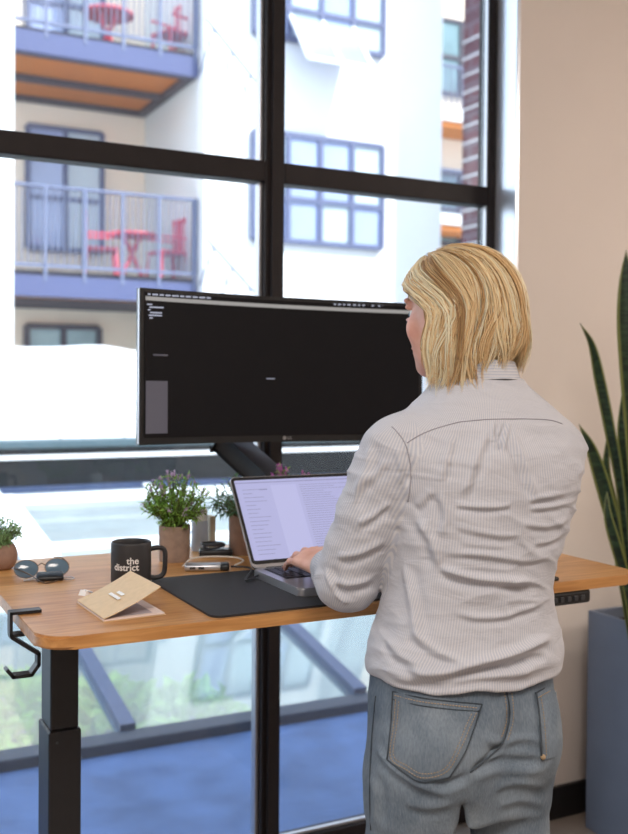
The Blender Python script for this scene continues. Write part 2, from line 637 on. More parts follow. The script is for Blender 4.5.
o_ = strip([(hx - 0.006, DZ - 0.036), (hx + 0.040, DZ - 0.070), (hx + 0.040, DZ - 0.088), (hx + 0.028, DZ - 0.104), (hx - 0.002, DZ - 0.104), (hx - 0.013, DZ - 0.090)], 1.70, 1.722, 0.006)
obj('hook_arm', o_, M['black_steel'], hook)

# ------------------------------------------------------------------ desk mat
b = nb(); prism(b, rrect(0.608, 1.36, 1.537, 1.882, 0.02, 5), 'z', DZ, DZ + 0.004)
tag(obj('desk_mat', b, M['mat'], None, smooth=False), 'thin black felt desk mat lying under the laptop', 'desk mat')

# ------------------------------------------------------------------ monitor on an arm
mon = thing('curved_monitor', 'wide curved black monitor with a dark screen floating above the desk', 'monitor', (1.075, 2.215, 1.08))
MX0, MX1, MZ0, MZ1 = 0.690, 1.460, 1.265, 1.626
RC = 1.9
def curve_y(x):
    xm = (MX0 + MX1) / 2
    return 2.245 - (RC - math.sqrt(RC * RC - (x - xm) ** 2))
def slab(x0, x1, z0, z1, dy0, dy1, n=28, tilt=0.012):
    b = nb()
    g = []
    for i in range(n + 1):
        x = x0 + (x1 - x0) * i / n
        y = curve_y(x)
        zs = -(x - MX0) * 0.006
        g.append([b.verts.new((x, y + dy, z + zs)) for dy, z in ((dy0, z0), (dy0, z1), (dy1, z1), (dy1, z0))])
    for i in range(n):
        for k in range(4):
            b.faces.new((g[i][k], g[i][(k + 1) % 4], g[i + 1][(k + 1) % 4], g[i + 1][k]))
    b.faces.new(g[0][::-1]); b.faces.new(g[-1])
    return b
hsg = obj('housing', slab(MX0, MX1, MZ0, MZ1, 0.0, 0.03), M['black_plastic'], mon)
obj('side_trim', slab(MX0 - 0.0018, MX0 - 0.0004, MZ0 + 0.002, MZ1 - 0.002, 0.004, 0.014, n=2), M['silver'], mon)
obj('side_trim', slab(MX1 + 0.0004, MX1 + 0.0018, MZ0 + 0.002, MZ1 - 0.002, 0.004, 0.014, n=2), M['silver'], mon)
b = nb(); box(b, 0.90, 1.25, 2.255, 2.30, 1.34, 1.56, 0.02)
obj('rear_cover', b, M['dark_grey_plastic'], mon)
scr = obj('screen', slab(MX0 + 0.010, MX1 - 0.010, MZ0 + 0.016, MZ1 - 0.009, -0.0015, -0.0002), M['screen_black'], mon)
obj('menu_bar', slab(MX0 + 0.012, MX1 - 0.012, MZ1 - 0.028, MZ1 - 0.019, -0.0022, -0.0016), M['screen_bar'], scr)
obj('side_panel', slab(MX0 + 0.014, MX0 + 0.070, MZ0 + 0.026, MZ0 + 0.148, -0.0022, -0.0016, n=4), M['screen_grey'], scr)
obj('list_highlight', slab(MX0 + 0.032, MX0 + 0.070, MZ0 + 0.206, MZ0 + 0.210, -0.0022, -0.0016, n=3), M['screen_grey'], scr)
b = nb()
def scrbar(x, z, wd, h=0.003):
    xx = MX0 + x
    y = curve_y(xx)
    box(b, xx, xx + wd, y - 0.0024, y - 0.0017, MZ1 - z - h, MZ1 - z)
x = 0.018
for wd in (0.006, 0.014, 0.01, 0.012, 0.016, 0.01, 0.013, 0.012, 0.015, 0.01):
    scrbar(x, 0.0125, wd, 0.0035); x += wd + 0.005
for i, (x0, wd) in enumerate(((0.016, 0.012), (0.022, 0.034), (0.018, 0.006), (0.024, 0.028), (0.020, 0.032), (0.022, 0.008))):
    scrbar(x0, 0.036 + 0.0062 * i, wd, 0.003)
x = 0.52
for wd in (0.006, 0.008, 0.006, 0.01, 0.008, 0.006, 0.02, 0.012, 0.024):
    scrbar(x, 0.0125, wd, 0.0035); x += wd + 0.006
scrbar(0.335, 0.205, 0.022, 0.002)
to = obj('screen_text', b, M['screen_text'], scr)
to['kind'] = 'stuff'
lm = text_mesh('logo', 'LG', 0.010, None, frame((1.083, 2.242, MZ0 + 0.0035), (1, 0, 0), (0, 0, 1), (0, -1, 0)), mon, align='LEFT')
lg = obj('logo', lm, M['silver'], mon)
b = nb()
r0 = bmesh.ops.create_circle(b, cap_ends=True, segments=16, radius=0.0046)
for v in r0['verts']: v.co = Vector((1.075 + v.co.x, 2.2416, MZ0 + 0.0072 + v.co.y))
obj('logo_roundel', b, M['silver'], mon)

arm = thing('monitor_arm', 'black articulated monitor arm rising from the back edge of the desk', 'monitor arm', (1.0, 2.16, DZ))
b = nb(); lathe(b, [(0, 0.0), (0.045, 0.0), (0.045, 0.008), (0.02, 0.012), (0.0175, 0.03), (0.0175, 0.10), (0, 0.10)], 24, (1.07, 2.165, DZ))
obj('base', b, M['black_steel'], arm, smooth=True, angle=35)
p0 = on_y(226, 440, 2.33); p1 = on_y(272, 482, 2.20)
p1b = p1 + (p1 - p0) * 0.35
b = nb(); beam(b, p0, p1b, 0.055, 0.05, bev=0.012)
obj('arm_segment', b, M['black_plastic'], arm, smooth=True, angle=40)
b = nb(); beam(b, p0 + Vector((-0.008, -0.012, -0.030)), p1b + Vector((-0.008, -0.012, -0.030)), 0.012, 0.006, bev=0.002)
obj('arm_trim', b, M['silver'], arm)
b = nb(); tube(b, [p0 + Vector((0.0, 0, -0.03)), p0 + Vector((0, 0, 0.035)), (0.97, 2.33, 1.445)], 0.018, 14)
tube(b, [(0.97, 2.33, 1.445), (1.07, 2.331, 1.45)], 0.016, 12)
obj('elbow_joint', b, M['black_steel'], arm, smooth=True, angle=50)
b = nb(); tube(b, [(1.07, 2.165, DZ + 0.09), p1b], 0.019, 14)
obj('lower_arm', b, M['black_steel'], arm, smooth=True, angle=50)
b = nb(); box(b, 1.02, 1.12, 2.3005, 2.312, 1.40, 1.50, 0.004)
obj('mount_plate', b, M['black_steel'], arm)

# ------------------------------------------------------------------ laptop
LX0, LX1, LY0, LY1, LZ = 0.803, 1.116, 1.606, 1.818, DZ + 0.0042
lap = thing('laptop', 'open silver laptop with a lilac document on screen on black desk mat', 'laptop', ((LX0 + LX1) / 2, (LY0 + LY1) / 2, LZ))
b = nb(); prism(b, rrect(LX0, LX1, LY0, LY1, 0.012, 6), 'z', LZ, LZ + 0.015)
bmesh.ops.bevel(b, geom=[e for e in b.edges if abs(e.verts[0].co.z - e.verts[1].co.z) < 1e-6], offset=0.0025, segments=2, affect='EDGES')
base = obj('base', b, M['silver'], lap, smooth=True, angle=40)
b = nb(); box(b, LX0 + 0.018, LX1 - 0.018, LY0 + 0.093, LY1 - 0.014, LZ + 0.0151, LZ + 0.0156)
kb = obj('keyboard', b, M['keys'], lap)
b = nb()
for r in range(6):
    for k in range(14):
        x0 = LX0 + 0.021 + k * 0.0194
        y0 = LY0 + 0.096 + r * 0.0170
        box(b, x0, x0 + 0.0165, y0, y0 + 0.0152, LZ + 0.0157, LZ + 0.0168)
o_ = obj('key', b, M['black_plastic'], kb); o_['kind'] = 'stuff'
b = nb(); box(b, LX0 + 0.09, LX1 - 0.09, LY0 + 0.008, LY0 + 0.084, LZ + 0.0151, LZ + 0.0154)
obj('trackpad', b, M['silver'], lap)
TH = R(36)
up = Vector((0, math.sin(TH), math.cos(TH)))
nrm = Vector((0, -math.cos(TH), math.sin(TH)))
LF = frame((LX0, LY1 - 0.002, LZ + 0.014), (1, 0, 0), up, nrm)
LW, LH = LX1 - LX0, 0.213
def lidplate(x0, x1, y0, y1, z0, z1, r):
    b = nb(); prism(b, rrect(x0, x1, y0, y1, r, 5), 'z', z0, z1)
    b.transform(LF)
    return b
lid = obj('lid', lidplate(0, LW, 0.002, LH, -0.005, 0, 0.010), M['silver'], lap)
bz = obj('bezel', lidplate(0.0013, LW - 0.0013, 0.010, LH - 0.0013, 0.0001, 0.0005, 0.009), M['black_plastic'], lid)
ls = obj('display', lidplate(0.0075, LW - 0.0075, 0.018, LH - 0.0085, 0.0006, 0.0008, 0.003), M['lilac'], lid)
def lbar(b, x, y, wd, h=0.0013, z=0.0011):
    m = LF @ Matrix.Translation((x + wd / 2, y + h / 2, z))
    boxm(b, m, wd, h, 0.0002)
b = nb(); lbar(b, 0.088, 0.022, 0.060, 0.168, 0.00095)
obj('page_column', b, M['lilac_pale'], ls)
b = nb()
random.seed(11)
lbar(b, 0.0085, LH - 0.0165, LW - 0.018, 0.0022)
for i in range(17):
    lbar(b, 0.020, 0.030 + i * 0.0094, random.uniform(0.02, 0.058))
for i in range(30):
    lbar(b, 0.156, 0.028 + i * 0.0055, random.uniform(0.05, 0.135), 0.0011)
lbar(b, 0.06, LH - 0.034, 0.018, 0.0025)
o_ = obj('screen_text', b, M['lilac_text'], ls); o_['kind'] = 'stuff'
b = nb(); tube(b, [(LX0 + 0.03, LY1 - 0.001, LZ + 0.0125), (LX1 - 0.03, LY1 - 0.001, LZ + 0.0125)], 0.004, 10)
obj('hinge', b, M['dark_grey_plastic'], lap, smooth=True)

# ------------------------------------------------------------------ mug
MC = on_z(131, 584, DZ); MC.z = 0
MR, MH = 0.0385, 0.0835
mug = thing('coffee_mug', 'matt black coffee mug printed with white words in front of potted lavender', 'mug', (MC.x, MC.y, DZ))
b = nb()
lathe(b, [(0, 0.0), (MR - 0.005, 0.0), (MR - 0.001, 0.003), (MR, 0.008), (MR, MH - 0.004), (MR - 0.0008, MH - 0.001), (MR - 0.002, MH), (MR - 0.0035, MH - 0.001), (MR - 0.0042, MH - 0.006), (MR - 0.0045, 0.010), (MR - 0.009, 0.006), (0, 0.006)], 48, (MC.x, MC.y, DZ))
obj('cup', b, M['mug'], mug, smooth=True, angle=60)
hd = Vector((math.cos(R(-8)), math.sin(R(-8)), 0))
hp = [(MR - 0.004, 0.066), (MR + 0.012, 0.0685), (MR + 0.023, 0.066), (MR + 0.0275, 0.058), (MR + 0.0275, 0.036), (MR + 0.026, 0.020), (MR + 0.019, 0.012), (MR + 0.008, 0.010), (MR - 0.004, 0.012)]
b = nb(); tube(b, smooth_path([Vector((MC.x, MC.y, DZ)) + hd * r_ + Vector((0, 0, z_)) for r_, z_ in hp], 5), 0.0048, 10)
obj('handle', b, M['mug'], mug, smooth=True)
# lettering wrapped on the mug
fd = math.atan2(-MC.y, -MC.x) + R(22)
for word, sz, zz, off in (('the', 0.0178, 0.0455, 0.0), ('district', 0.0178, 0.0330, 0.0)):
    lm = text_mesh('lettering', word, sz, None, Matrix.Identity(4), mug, extrude=0.0004, offset=0.00025, align='RIGHT')
    for v in lm.vertices:
        x, y, z = v.co
        an = fd + (x + off) / MR
        rr = MR + 0.0003 + z * 0.5
        v.co = (MC.x + rr * math.cos(an), MC.y + rr * math.sin(an), DZ + zz + y)
    obj('lettering', lm, M['white_print'], mug)

# ------------------------------------------------------------------ kraft booklet
bk = thing('kraft_booklet', 'half-open kraft card booklet with pale pink pages lying near desk corner', 'booklet', (0.50, 1.69, DZ))
S0 = on_z(104, 622.5, DZ); S1 = on_z(77, 603.5, DZ)
S0.z = S1.z = DZ
sp = (S1 - S0); SL = sp.length; sp.normalize()
ac = Vector((sp.y, -sp.x, 0))
PWD = 0.107
def page(th, z0, z1, wd, ang, curl=0.0, inset=0.0):
    b = nb()
    n = 10
    rows = []
    for i in range(n + 1):
        t = i / n
        a = R(ang) + R(curl) * (t - 0.5)
        q = S0 + ac * (wd * t * math.cos(a)) + Vector((0, 0, z0 + wd * t * math.sin(a)))
        rows.append((q + sp * inset, q + sp * (SL - inset)))
    A = [[b.verts.new(p) for p in r] + [b.verts.new(p + Vector((0, 0, th))) for p in r] for r in rows]
    for i in range(n):
        u, v = A[i], A[i + 1]
        b.faces.new((u[0], u[1], v[1], v[0])); b.faces.new((u[2], v[2], v[3], u[3]))
        b.faces.new((u[0], v[0], v[2], u[2])); b.faces.new((u[1], u[3], v[3], v[1]))
    b.faces.new((A[0][0], A[0][2], A[0][3], A[0][1])); b.faces.new((A[-1][0], A[-1][1], A[-1][3], A[-1][2]))
    return b
obj('back_cover', page(0.0012, 0.0, 0, PWD, 0.4), M['kraft'], bk)
obj('page', page(0.0022, 0.0015, 0, PWD - 0.002, 0.6, inset=0.001), M['page'], bk)
b = page(0.0002, 0.0040, 0, PWD - 0.02, 0.7, inset=0.010)
obj('photo', b, M['page_in'], bk)
fc = obj('front_cover', page(0.0012, 0.005, 0, PWD, 21, 6), M['kraft'], bk)
ca = R(21)
nrmc = (ac * -math.sin(ca) + Vector((0, 0, math.cos(ca)))).normalized()
acu = (ac * math.cos(ca) + Vector((0, 0, math.sin(ca)))).normalized()
b = nb()
for k, (u0, wd) in enumerate(((0.050, 0.052), (0.060, 0.030))):
    c0 = S0 + acu * (0.048 + k * 0.011) + sp * (u0 + wd / 2) + nrmc * 0.0062 + Vector((0, 0, 0.0014))
    boxm(b, frame(c0, sp, -acu, nrmc), wd, 0.006, 0.0003)
obj('emblem', b, M['white_print'], fc)
# little white clip beside it
cl = thing('binder_clip', 'small white clip lying beside the kraft booklet spine', 'clip', tuple(on_z(84, 594, DZ)))
q = on_z(84, 595, DZ)
b = nb(); prism(b, [(-0.007, 0), (0.007, 0), (0.001, 0.009), (-0.001, 0.009)], 'y', -0.008, 0.008)
b.transform(Matrix.Translation(q) @ Matrix.Rotation(R(35), 4, 'Z'))
obj('jaw', b, M['white_print'], cl)
b = nb(); tube(b, [q + Vector(p) for p in ((0.001, 0.004, 0.009), (0.012, 0.006, 0.005), (0.016, -0.001, 0.0035), (0.012, -0.007, 0.004), (0.001, -0.005, 0.009))], 0.001, 6)
obj('wire_handle', b, M['silver'], cl)

# ------------------------------------------------------------------ sunglasses and key fob
L1 = on_z(26, 578, DZ); L2 = on_z(57, 576, DZ)
sg = thing('sunglasses', 'wire-rimmed sunglasses with blue-grey lenses lying folded out on the desk', 'sunglasses', ((L1.x + L2.x) / 2, (L1.y + L2.y) / 2, DZ))
dx = (L2 - L1).normalized()
for i, L in enumerate((L1, L2)):
    cen = Vector((L.x, L.y, DZ + 0.0185))
    fm = frame(cen, dx, Vector((0, 0.35, 0.94)).normalized(), dx.cross(Vector((0, 0.35, 0.94)).normalized()))
    b = nb()
    pts = []
    n = 28
    cv = b.verts.new(fm @ Vector((0, 0, 0.003)))
    ring = []
    for k in range(n):
        a = 2 * math.pi * k / n
        x_, y_ = 0.0235 * math.cos(a), 0.0185 * math.sin(a) * (1.0 if math.sin(a) < 0 else 0.92)
        p = fm @ Vector((x_, y_, 0))
        pts.append(p)
        ring.append(b.verts.new(p))
    mid = [b.verts.new(fm @ Vector((0.6 * 0.0235 * math.cos(2 * math.pi * k / n), 0.6 * 0.0185 * math.sin(2 * math.pi * k / n), 0.002))) for k in range(n)]
    for k in range(n):
        k2 = (k + 1) % n
        b.faces.new((ring[k], ring[k2], mid[k2], mid[k])); b.faces.new((mid[k], mid[k2], cv))
    ln = obj('lens', b, M['lens'], sg, smooth=True)
    b = nb(); tube(b, pts + [pts[0], pts[1]], 0.0009, 6, cap=False)
    obj('rim', b, M['gold_wire'], ln, smooth=True)
b = nb()
m_ = (L1 + L2) / 2
tube(b, [L1 + dx * 0.0225 + Vector((0, 0, 0.023)), Vector((m_.x, m_.y, DZ + 0.028)), L2 - dx * 0.0225 + Vector((0, 0, 0.023))], 0.0011, 6)
obj('bridge', b, M['gold_wire'], sg, smooth=True)
b = nb(); tube(b, smooth_path([L1 - dx * 0.023 + Vector((0, 0, 0.022)), L1 + dx * -0.004 + Vector((0.005, -0.03, 0.012)), L1 + dx * 0.02 + Vector((0, -0.07, 0.0022)), L1 + dx * 0.025 + Vector((0.03, -0.055, 0.002))], 6), 0.0013, 6)
obj('temple', b, M['gold_wire'], sg, smooth=True)
b = nb(); tube(b, smooth_path([L2 + dx * 0.023 + Vector((0, 0, 0.022)), L2 + dx * 0.02 + Vector((-0.006, 0.02, 0.033)), L2 + dx * 0.005 + Vector((0, 0.05, 0.03))], 6), 0.0013, 6)
obj('temple', b, M['gold_wire'], sg, smooth=True)
kc = on_z(50, 580.5, DZ)
key = thing('car_key_fob', 'black car key fob with metal ring lying against the sunglasses', 'key fob', (kc.x, kc.y, DZ))
kd = (dx + Vector((0, -0.10, 0.0))).normalized()
ks = Vector((-kd.y, kd.x, 0))
b = nb(); boxm(b, frame(kc + Vector((0, 0, 0.008)), kd, (ks + Vector((0, 0, 0.4))).normalized(), kd.cross((ks + Vector((0, 0, 0.4))).normalized())), 0.052, 0.026, 0.012, 0.005)
obj('case', b, M['black_plastic'], key, smooth=True, angle=60)
b = nb(); tube(b, [kc + kd * 0.026 + kd * (0.011 * math.cos(a)) + ks * (0.011 * math.sin(a)) + Vector((0, 0, 0.003)) + kd * 0.009 for a in [2 * math.pi * k / 16 for k in range(18)]], 0.0011, 6, cap=False)
obj('key_ring', b, M['silver'], key, smooth=True)
b = nb(); beam(b, kc - kd * 0.024 + Vector((0, 0, 0.006)), kc - kd * 0.050 + Vector((0, 0, 0.002)), 0.006, 0.002)
obj('key_blade', b, M['silver'], key)

# ------------------------------------------------------------------ pot plants on the desk
def leafquad(b, p, d, up, L, W, fold=0.25):
    s = d.cross(up)
    if s.length < 1e-5: s = d.orthogonal()
    s.normalize()
    n = s.cross(d).normalized()
    v0 = b.verts.new(p)
    v1 = b.verts.new(p + d * L * 0.5 + s * W * 0.5 + n * W * fold)
    v2 = b.verts.new(p + d * L - n * L * 0.1)
    v3 = b.verts.new(p + d * L * 0.5 - s * W * 0.5 + n * W * fold)
    v4 = b.verts.new(p + d * L * 0.5)
    b.faces.new((v0, v1, v4)); b.faces.new((v1, v2, v4)); b.faces.new((v2, v3, v4)); b.faces.new((v3, v0, v4))


def bushy(center, rad, rz, nst, per, leaf, wl, base, mat, parent, seed, flowers=None, nf=0, fsize=0.006):
    rnd = random.Random(seed)
    b, st = nb(), nb()
    tips = []
    for i in range(nst):
        while True:
            v = Vector((rnd.uniform(-1, 1), rnd.uniform(-1, 1), rnd.uniform(-0.75, 1)))
            if 0.15 < v.length < 1: break
        v = v.normalized() * rnd.uniform(0.72, 1.0)
        tip = center + Vector((v.x * rad, v.y * rad, v.z * rz))
        bp = base + Vector((rnd.uniform(-1, 1), rnd.uniform(-1, 1), 0)) * rad * 0.2
        md = (bp + tip) / 2 + Vector((v.x * rad * 0.15, v.y * rad * 0.15, 0.01))
        path = smooth_path([bp, md, tip], 5)
        tube(st, path, 0.0008, 4)
        tips.append((tip, (path[-1] - path[-2]).normalized()))
        for k in range(per):
            t = 0.25 + 0.75 * (k + rnd.random()) / per
            j = min(int(t * (len(path) - 1)), len(path) - 2)
            p = path[j].lerp(path[j + 1], t * (len(path) - 1) - j)
            ax = (path[j + 1] - path[j]).normalized()
            d = (ax * 0.7 + Vector((rnd.gauss(0, 1), rnd.gauss(0, 1), rnd.gauss(0, 0.8))).normalized()).normalized()
            leafquad(b, p, d, Vector((rnd.gauss(0, .3), rnd.gauss(0, .3), 1)), leaf * rnd.uniform(0.7, 1.25), wl)
    obj('stem', st, M['stem'], parent)['kind'] = 'stuff'
    obj('foliage', b, mat, parent)['kind'] = 'stuff'
    if flowers:
        fb = nb()
        rnd.shuffle(tips)
        for p, d in sorted(tips, key=lambda q: -q[0].z + rnd.uniform(-1, 1) * rz)[:nf]:
            for k in range(14):
                dd = (d * 0.5 + Vector((rnd.gauss(0, 1), rnd.gauss(0, 1), rnd.gauss(0.2, 0.9))).normalized()).normalized()
                leafquad(fb, p + d * rnd.uniform(-0.006, 0.006), dd, Vector((0, 0, 1)), fsize * rnd.uniform(0.8, 1.5), fsize * 0.5)
        obj('blossom', fb, flowers, parent)['kind'] = 'stuff'


def potcyl(x, y, r, h, parent, mat):
    b = nb(); lathe(b, [(0, 0), (r * 0.93, 0), (r * 0.96, 0.003), (r, h - 0.003), (r - 0.001, h), (r - 0.005, h), (r - 0.006, h - 0.012), (0, h - 0.012)], 32, (x, y, DZ))
    obj('pot', b, mat, parent, smooth=True, angle=40)
    b = nb(); lathe(b, [(0, 0.001), (r - 0.0065, 0.0)], 24, (x, y, DZ + h - 0.0115))
    obj('soil', b, M['soil'], parent)


q = on_z(174.5, 560.5, DZ)
pl = thing('potted_lavender', 'bushy potted lavender with mauve flowers in a grey-brown cylinder pot behind the mug', 'plant', (q.x, q.y, DZ), group=None)
potcyl(q.x, q.y, 0.0345, 0.078, pl, M['pot'])
bushy(Vector((q.x - 0.002, q.y, DZ + 0.132)), 0.076, 0.062, 140, 11, 0.017, 0.0048, Vector((q.x, q.y, DZ + 0.07)), M['leaf'], pl, 3, M['lavender'], 44, 0.0062)
q = Vector((0.900, 2.085, DZ))
pl = thing('potted_rosemary', 'dark green leafy plant in a brown pot half hidden by the laptop screen', 'plant', (q.x, q.y, DZ))
potcyl(q.x, q.y, 0.036, 0.090, pl, M['pot_round'])
bushy(Vector((q.x - 0.02, q.y, DZ + 0.125)), 0.07, 0.055, 70, 10, 0.019, 0.005, Vector((q.x, q.y, DZ + 0.08)), M['leaf_dark'], pl, 5)
q = Vector((1.005, 2.07, DZ))
pl = thing('potted_heather', 'potted plant with magenta flower tips peeking over top of laptop screen', 'plant', (q.x, q.y, DZ))
potcyl(q.x, q.y, 0.034, 0.082, pl, M['pot'])
bushy(Vector((q.x, q.y, DZ + 0.135)), 0.062, 0.066, 60, 9, 0.017, 0.0045, Vector((q.x, q.y, DZ + 0.075)), M['leaf'], pl, 8, M['magenta'], 36, 0.008)
q = on_z(1, 569, DZ)
pl = thing('potted_herb', 'small pale green herb in a round brown stone pot near sunglasses', 'plant', (q.x, q.y, DZ))
b = nb(); lathe(b, [(0, 0), (0.020, 0.0), (0.027, 0.006), (0.0325, 0.018), (0.0335, 0.030), (0.031, 0.043), (0.026, 0.052), (0.023, 0.053), (0.022, 0.046), (0, 0.046)], 32, (q.x, q.y, DZ))
obj('pot', b, M['pot_round'], pl, smooth=True, angle=60)
bushy(Vector((q.x - 0.002, q.y, DZ + 0.078)), 0.046, 0.036, 80, 12, 0.011, 0.0045, Vector((q.x, q.y, DZ + 0.046)), M['leaf_pale'], pl, 9)

# ------------------------------------------------------------------ hub, cables and the clutter behind the laptop
q = on_z(207, 570, DZ)
hub = thing('usb_hub', 'slim silver connector hub with black end behind the desk mat', 'hub', (q.x, q.y, DZ))
hx_ = Vector((0.93, -0.36, 0)).normalized(); hy_ = Vector((0.36, 0.93, 0)).normalized()
b = nb(); boxm(b, frame(q + Vector((-0.004, 0, 0.0075)) - hx_ * 0.004, hx_, hy_, (0, 0, 1)), 0.076, 0.034, 0.013, 0.004)
hbody = obj('case', b, M['silver'], hub, smooth=True, angle=50)
b = nb(); boxm(b, frame(q + hx_ * 0.040 + Vector((-0.004, 0, 0.0073)), hx_, hy_, (0, 0, 1)), 0.020, 0.036, 0.0138, 0.004)
obj('end_cap', b, M['black_plastic'], hub, smooth=True, angle=50)
b = nb()
for u in (-0.022, -0.004):
    boxm(b, frame(q + Vector((-0.004, 0, 0.0075)) - hx_ * 0.004 + hx_ * u - hy_ * 0.0172, hx_, hy_, (0, 0, 1)), 0.012, 0.0008, 0.005)
obj('port', b, M['black_plastic'], hub)['kind'] = 'stuff'
qe = q + hx_ * 0.05
b = nb(); tube(b, smooth_path([qe + Vector((0, 0, 0.007)), qe + Vector((0.03, -0.035, 0.006)), Vector((LX0 - 0.035, LY1 - 0.045, DZ + 0.0075)), Vector((LX0 - 0.001, LY1 - 0.03, DZ + 0.011))], 8), 0.0022, 8)
tag(obj('black_cable', b, M['cable_black'], None, smooth=True), 'short black cable running from the hub into the laptop', 'cable')
b = nb(); tube(b, smooth_path([q - hx_ * 0.045 + Vector((0.002, 0.022, 0.004)), q - hx_ * 0.01 + Vector((0, 0.045, 0.018)), q + hx_ * 0.04 + Vector((0.02, 0.035, 0.02)), q + hx_ * 0.06 + Vector((0.022, 0.012, 0.016)), q + hx_ * 0.045 + Vector((0.012, -0.004, 0.009))], 8), 0.0019, 8)
tag(obj('white_cable', b, M['cable_white'], None, smooth=True), 'loose white cable looped over the silver hub', 'cable')
q2 = Vector((0.822, 2.165, DZ))
bt = thing('bottle', 'pale grey cylindrical bottle standing between the two pot plants', 'bottle', tuple(q2))
b = nb(); lathe(b, [(0, 0.02), (0.018, 0.02), (0.019, 0.024), (0.019, 0.085), (0.017, 0.09), (0, 0.09)], 24, q2 - Vector((0, 0, 0.02)))
obj('body', b, M['grey_bottle'], bt, smooth=True, angle=40)
b = nb(); lathe(b, [(0, 0.0705), (0.0175, 0.0705), (0.0175, 0.094), (0.015, 0.098), (0, 0.098)], 24, q2)
obj('cap', b, M['white_print'], bt, smooth=True, angle=40)
q3 = Vector((0.800, 2.09, DZ))
ad = thing('power_adapter', 'black power adapter with coiled dark cable behind the silver hub', 'adapter', (q3.x + 0.02, q3.y, DZ))
b = nb(); boxm(b, frame(q3 + Vector((0.030, -0.006, 0.008)), (0.94, -0.34, 0), (0.34, 0.94, 0), (0, 0, 1)), 0.075, 0.04, 0.016, 0.004)
obj('brick', b, M['black_plastic'], ad, smooth=True, angle=50)
b = nb()
pp = []
for k in range(60):
    a = k * 0.42
    pp.append(q3 + Vector((0.024 + 0.024 * math.cos(a) + 0.004 * math.sin(a * 0.7), -0.006 + 0.018 * math.sin(a), 0.0195 + 0.010 * abs(math.sin(a * 0.31)))))
tube(b, pp, 0.0022, 6)
obj('cord', b, M['cable_black'], ad, smooth=True)
q4 = Vector((0.897, 2.17, DZ))
b = nb(); box(b, 0.848, 0.862, 2.165, 2.20, DZ, DZ + 0.075, 0.002)
tx = thing('card_box', 'small tan card box standing behind the dark green pot plant', 'box', (0.875, 2.17, DZ))
obj('carton', b, M['tan'], tx)
b = nb(); box(b, 0.849, 0.861, 2.167, 2.198, DZ + 0.0751, DZ + 0.077)
obj('flap', b, M['tan'], tx)

# ------------------------------------------------------------------ floor planter with snake plant
PX0, PX1, PY0, PY1, PH = 2.218, 2.61, 1.99, 2.39, 0.695
plt = thing('floor_planter', 'tall square slate-blue floor planter standing against the beige wall', 'planter', ((PX0 + PX1) / 2, (PY0 + PY1) / 2, 0))
b = nb()
t = 0.012
def tap(x0, x1, y0, y1, z0, z1, k=0.0):
    return box(b, x0, x1, y0, y1, z0, z1, 0.003)
tap(PX0, PX0 + t, PY0, PY1, 0, PH); tap(PX1 - t, PX1, PY0, PY1, 0, PH)
tap(PX0 + t, PX1 - t, PY0, PY0 + t, 0, PH); tap(PX0 + t, PX1 - t, PY1 - t, PY1, 0, PH)
box(b, PX0 + t, PX1 - t, PY0 + t, PY1 - t, 0.0, 0.02)
obj('box', b, M['planter'], plt)
b = nb(); box(b, PX0 + t, PX1 - t, PY0 + t, PY1 - t, 0.3, PH - 0.035)
obj('soil', b, M['soil'], plt)


def leafgrad(name):
    a = NT(name)
    p = a.n('ShaderNodeBsdfPrincipled')
    p.inputs['Roughness'].default_value = 0.4
    at = a.n('ShaderNodeAttribute', attribute_name='edge')
    nz = a.n('ShaderNodeTexNoise')
    nz.inputs['Scale'].default_value = 40
    tc = a.n('ShaderNodeTexCoord')
    mp = a.n('ShaderNodeMapping'); mp.inputs['Scale'].default_value = (0.6, 0.6, 2.2)
    a.l(tc, 'Object', mp, 'Vector'); a.l(mp, 'Vector', nz, 'Vector')
    c1 = a.n('ShaderNodeValToRGB')
    c1.color_ramp.elements[0].position = 0.4; c1.color_ramp.elements[1].position = 0.62
    c1.color_ramp.elements[0].color = c4(lin((22, 42, 30))); c1.color_ramp.elements[1].color = c4(lin((50, 76, 50)))
    a.l(nz, 'Fac', c1, 'Fac')
    c2 = a.n('ShaderNodeValToRGB')
    c2.color_ramp.elements[0].position = 0.70; c2.color_ramp.elements[1].position = 0.86
    c2.color_ramp.elements[0].color = (0, 0, 0, 1); c2.color_ramp.elements[1].color = (1, 1, 1, 1)
    a.l(at, 'Fac', c2, 'Fac')
    mx = a.n('ShaderNodeMixRGB')
    mx.inputs[2].default_value = c4(lin((120, 126, 62)))
    a.l(c2, 'Color', mx, 0); a.l(c1, 'Color', mx, 1)
    a.l(mx, 'Color', p, 'Base Color')
    a.l(p, 'BSDF', a.out, 'Surface')
    return a.m


M['snake'] = leafgrad('snake_plant_leaf')


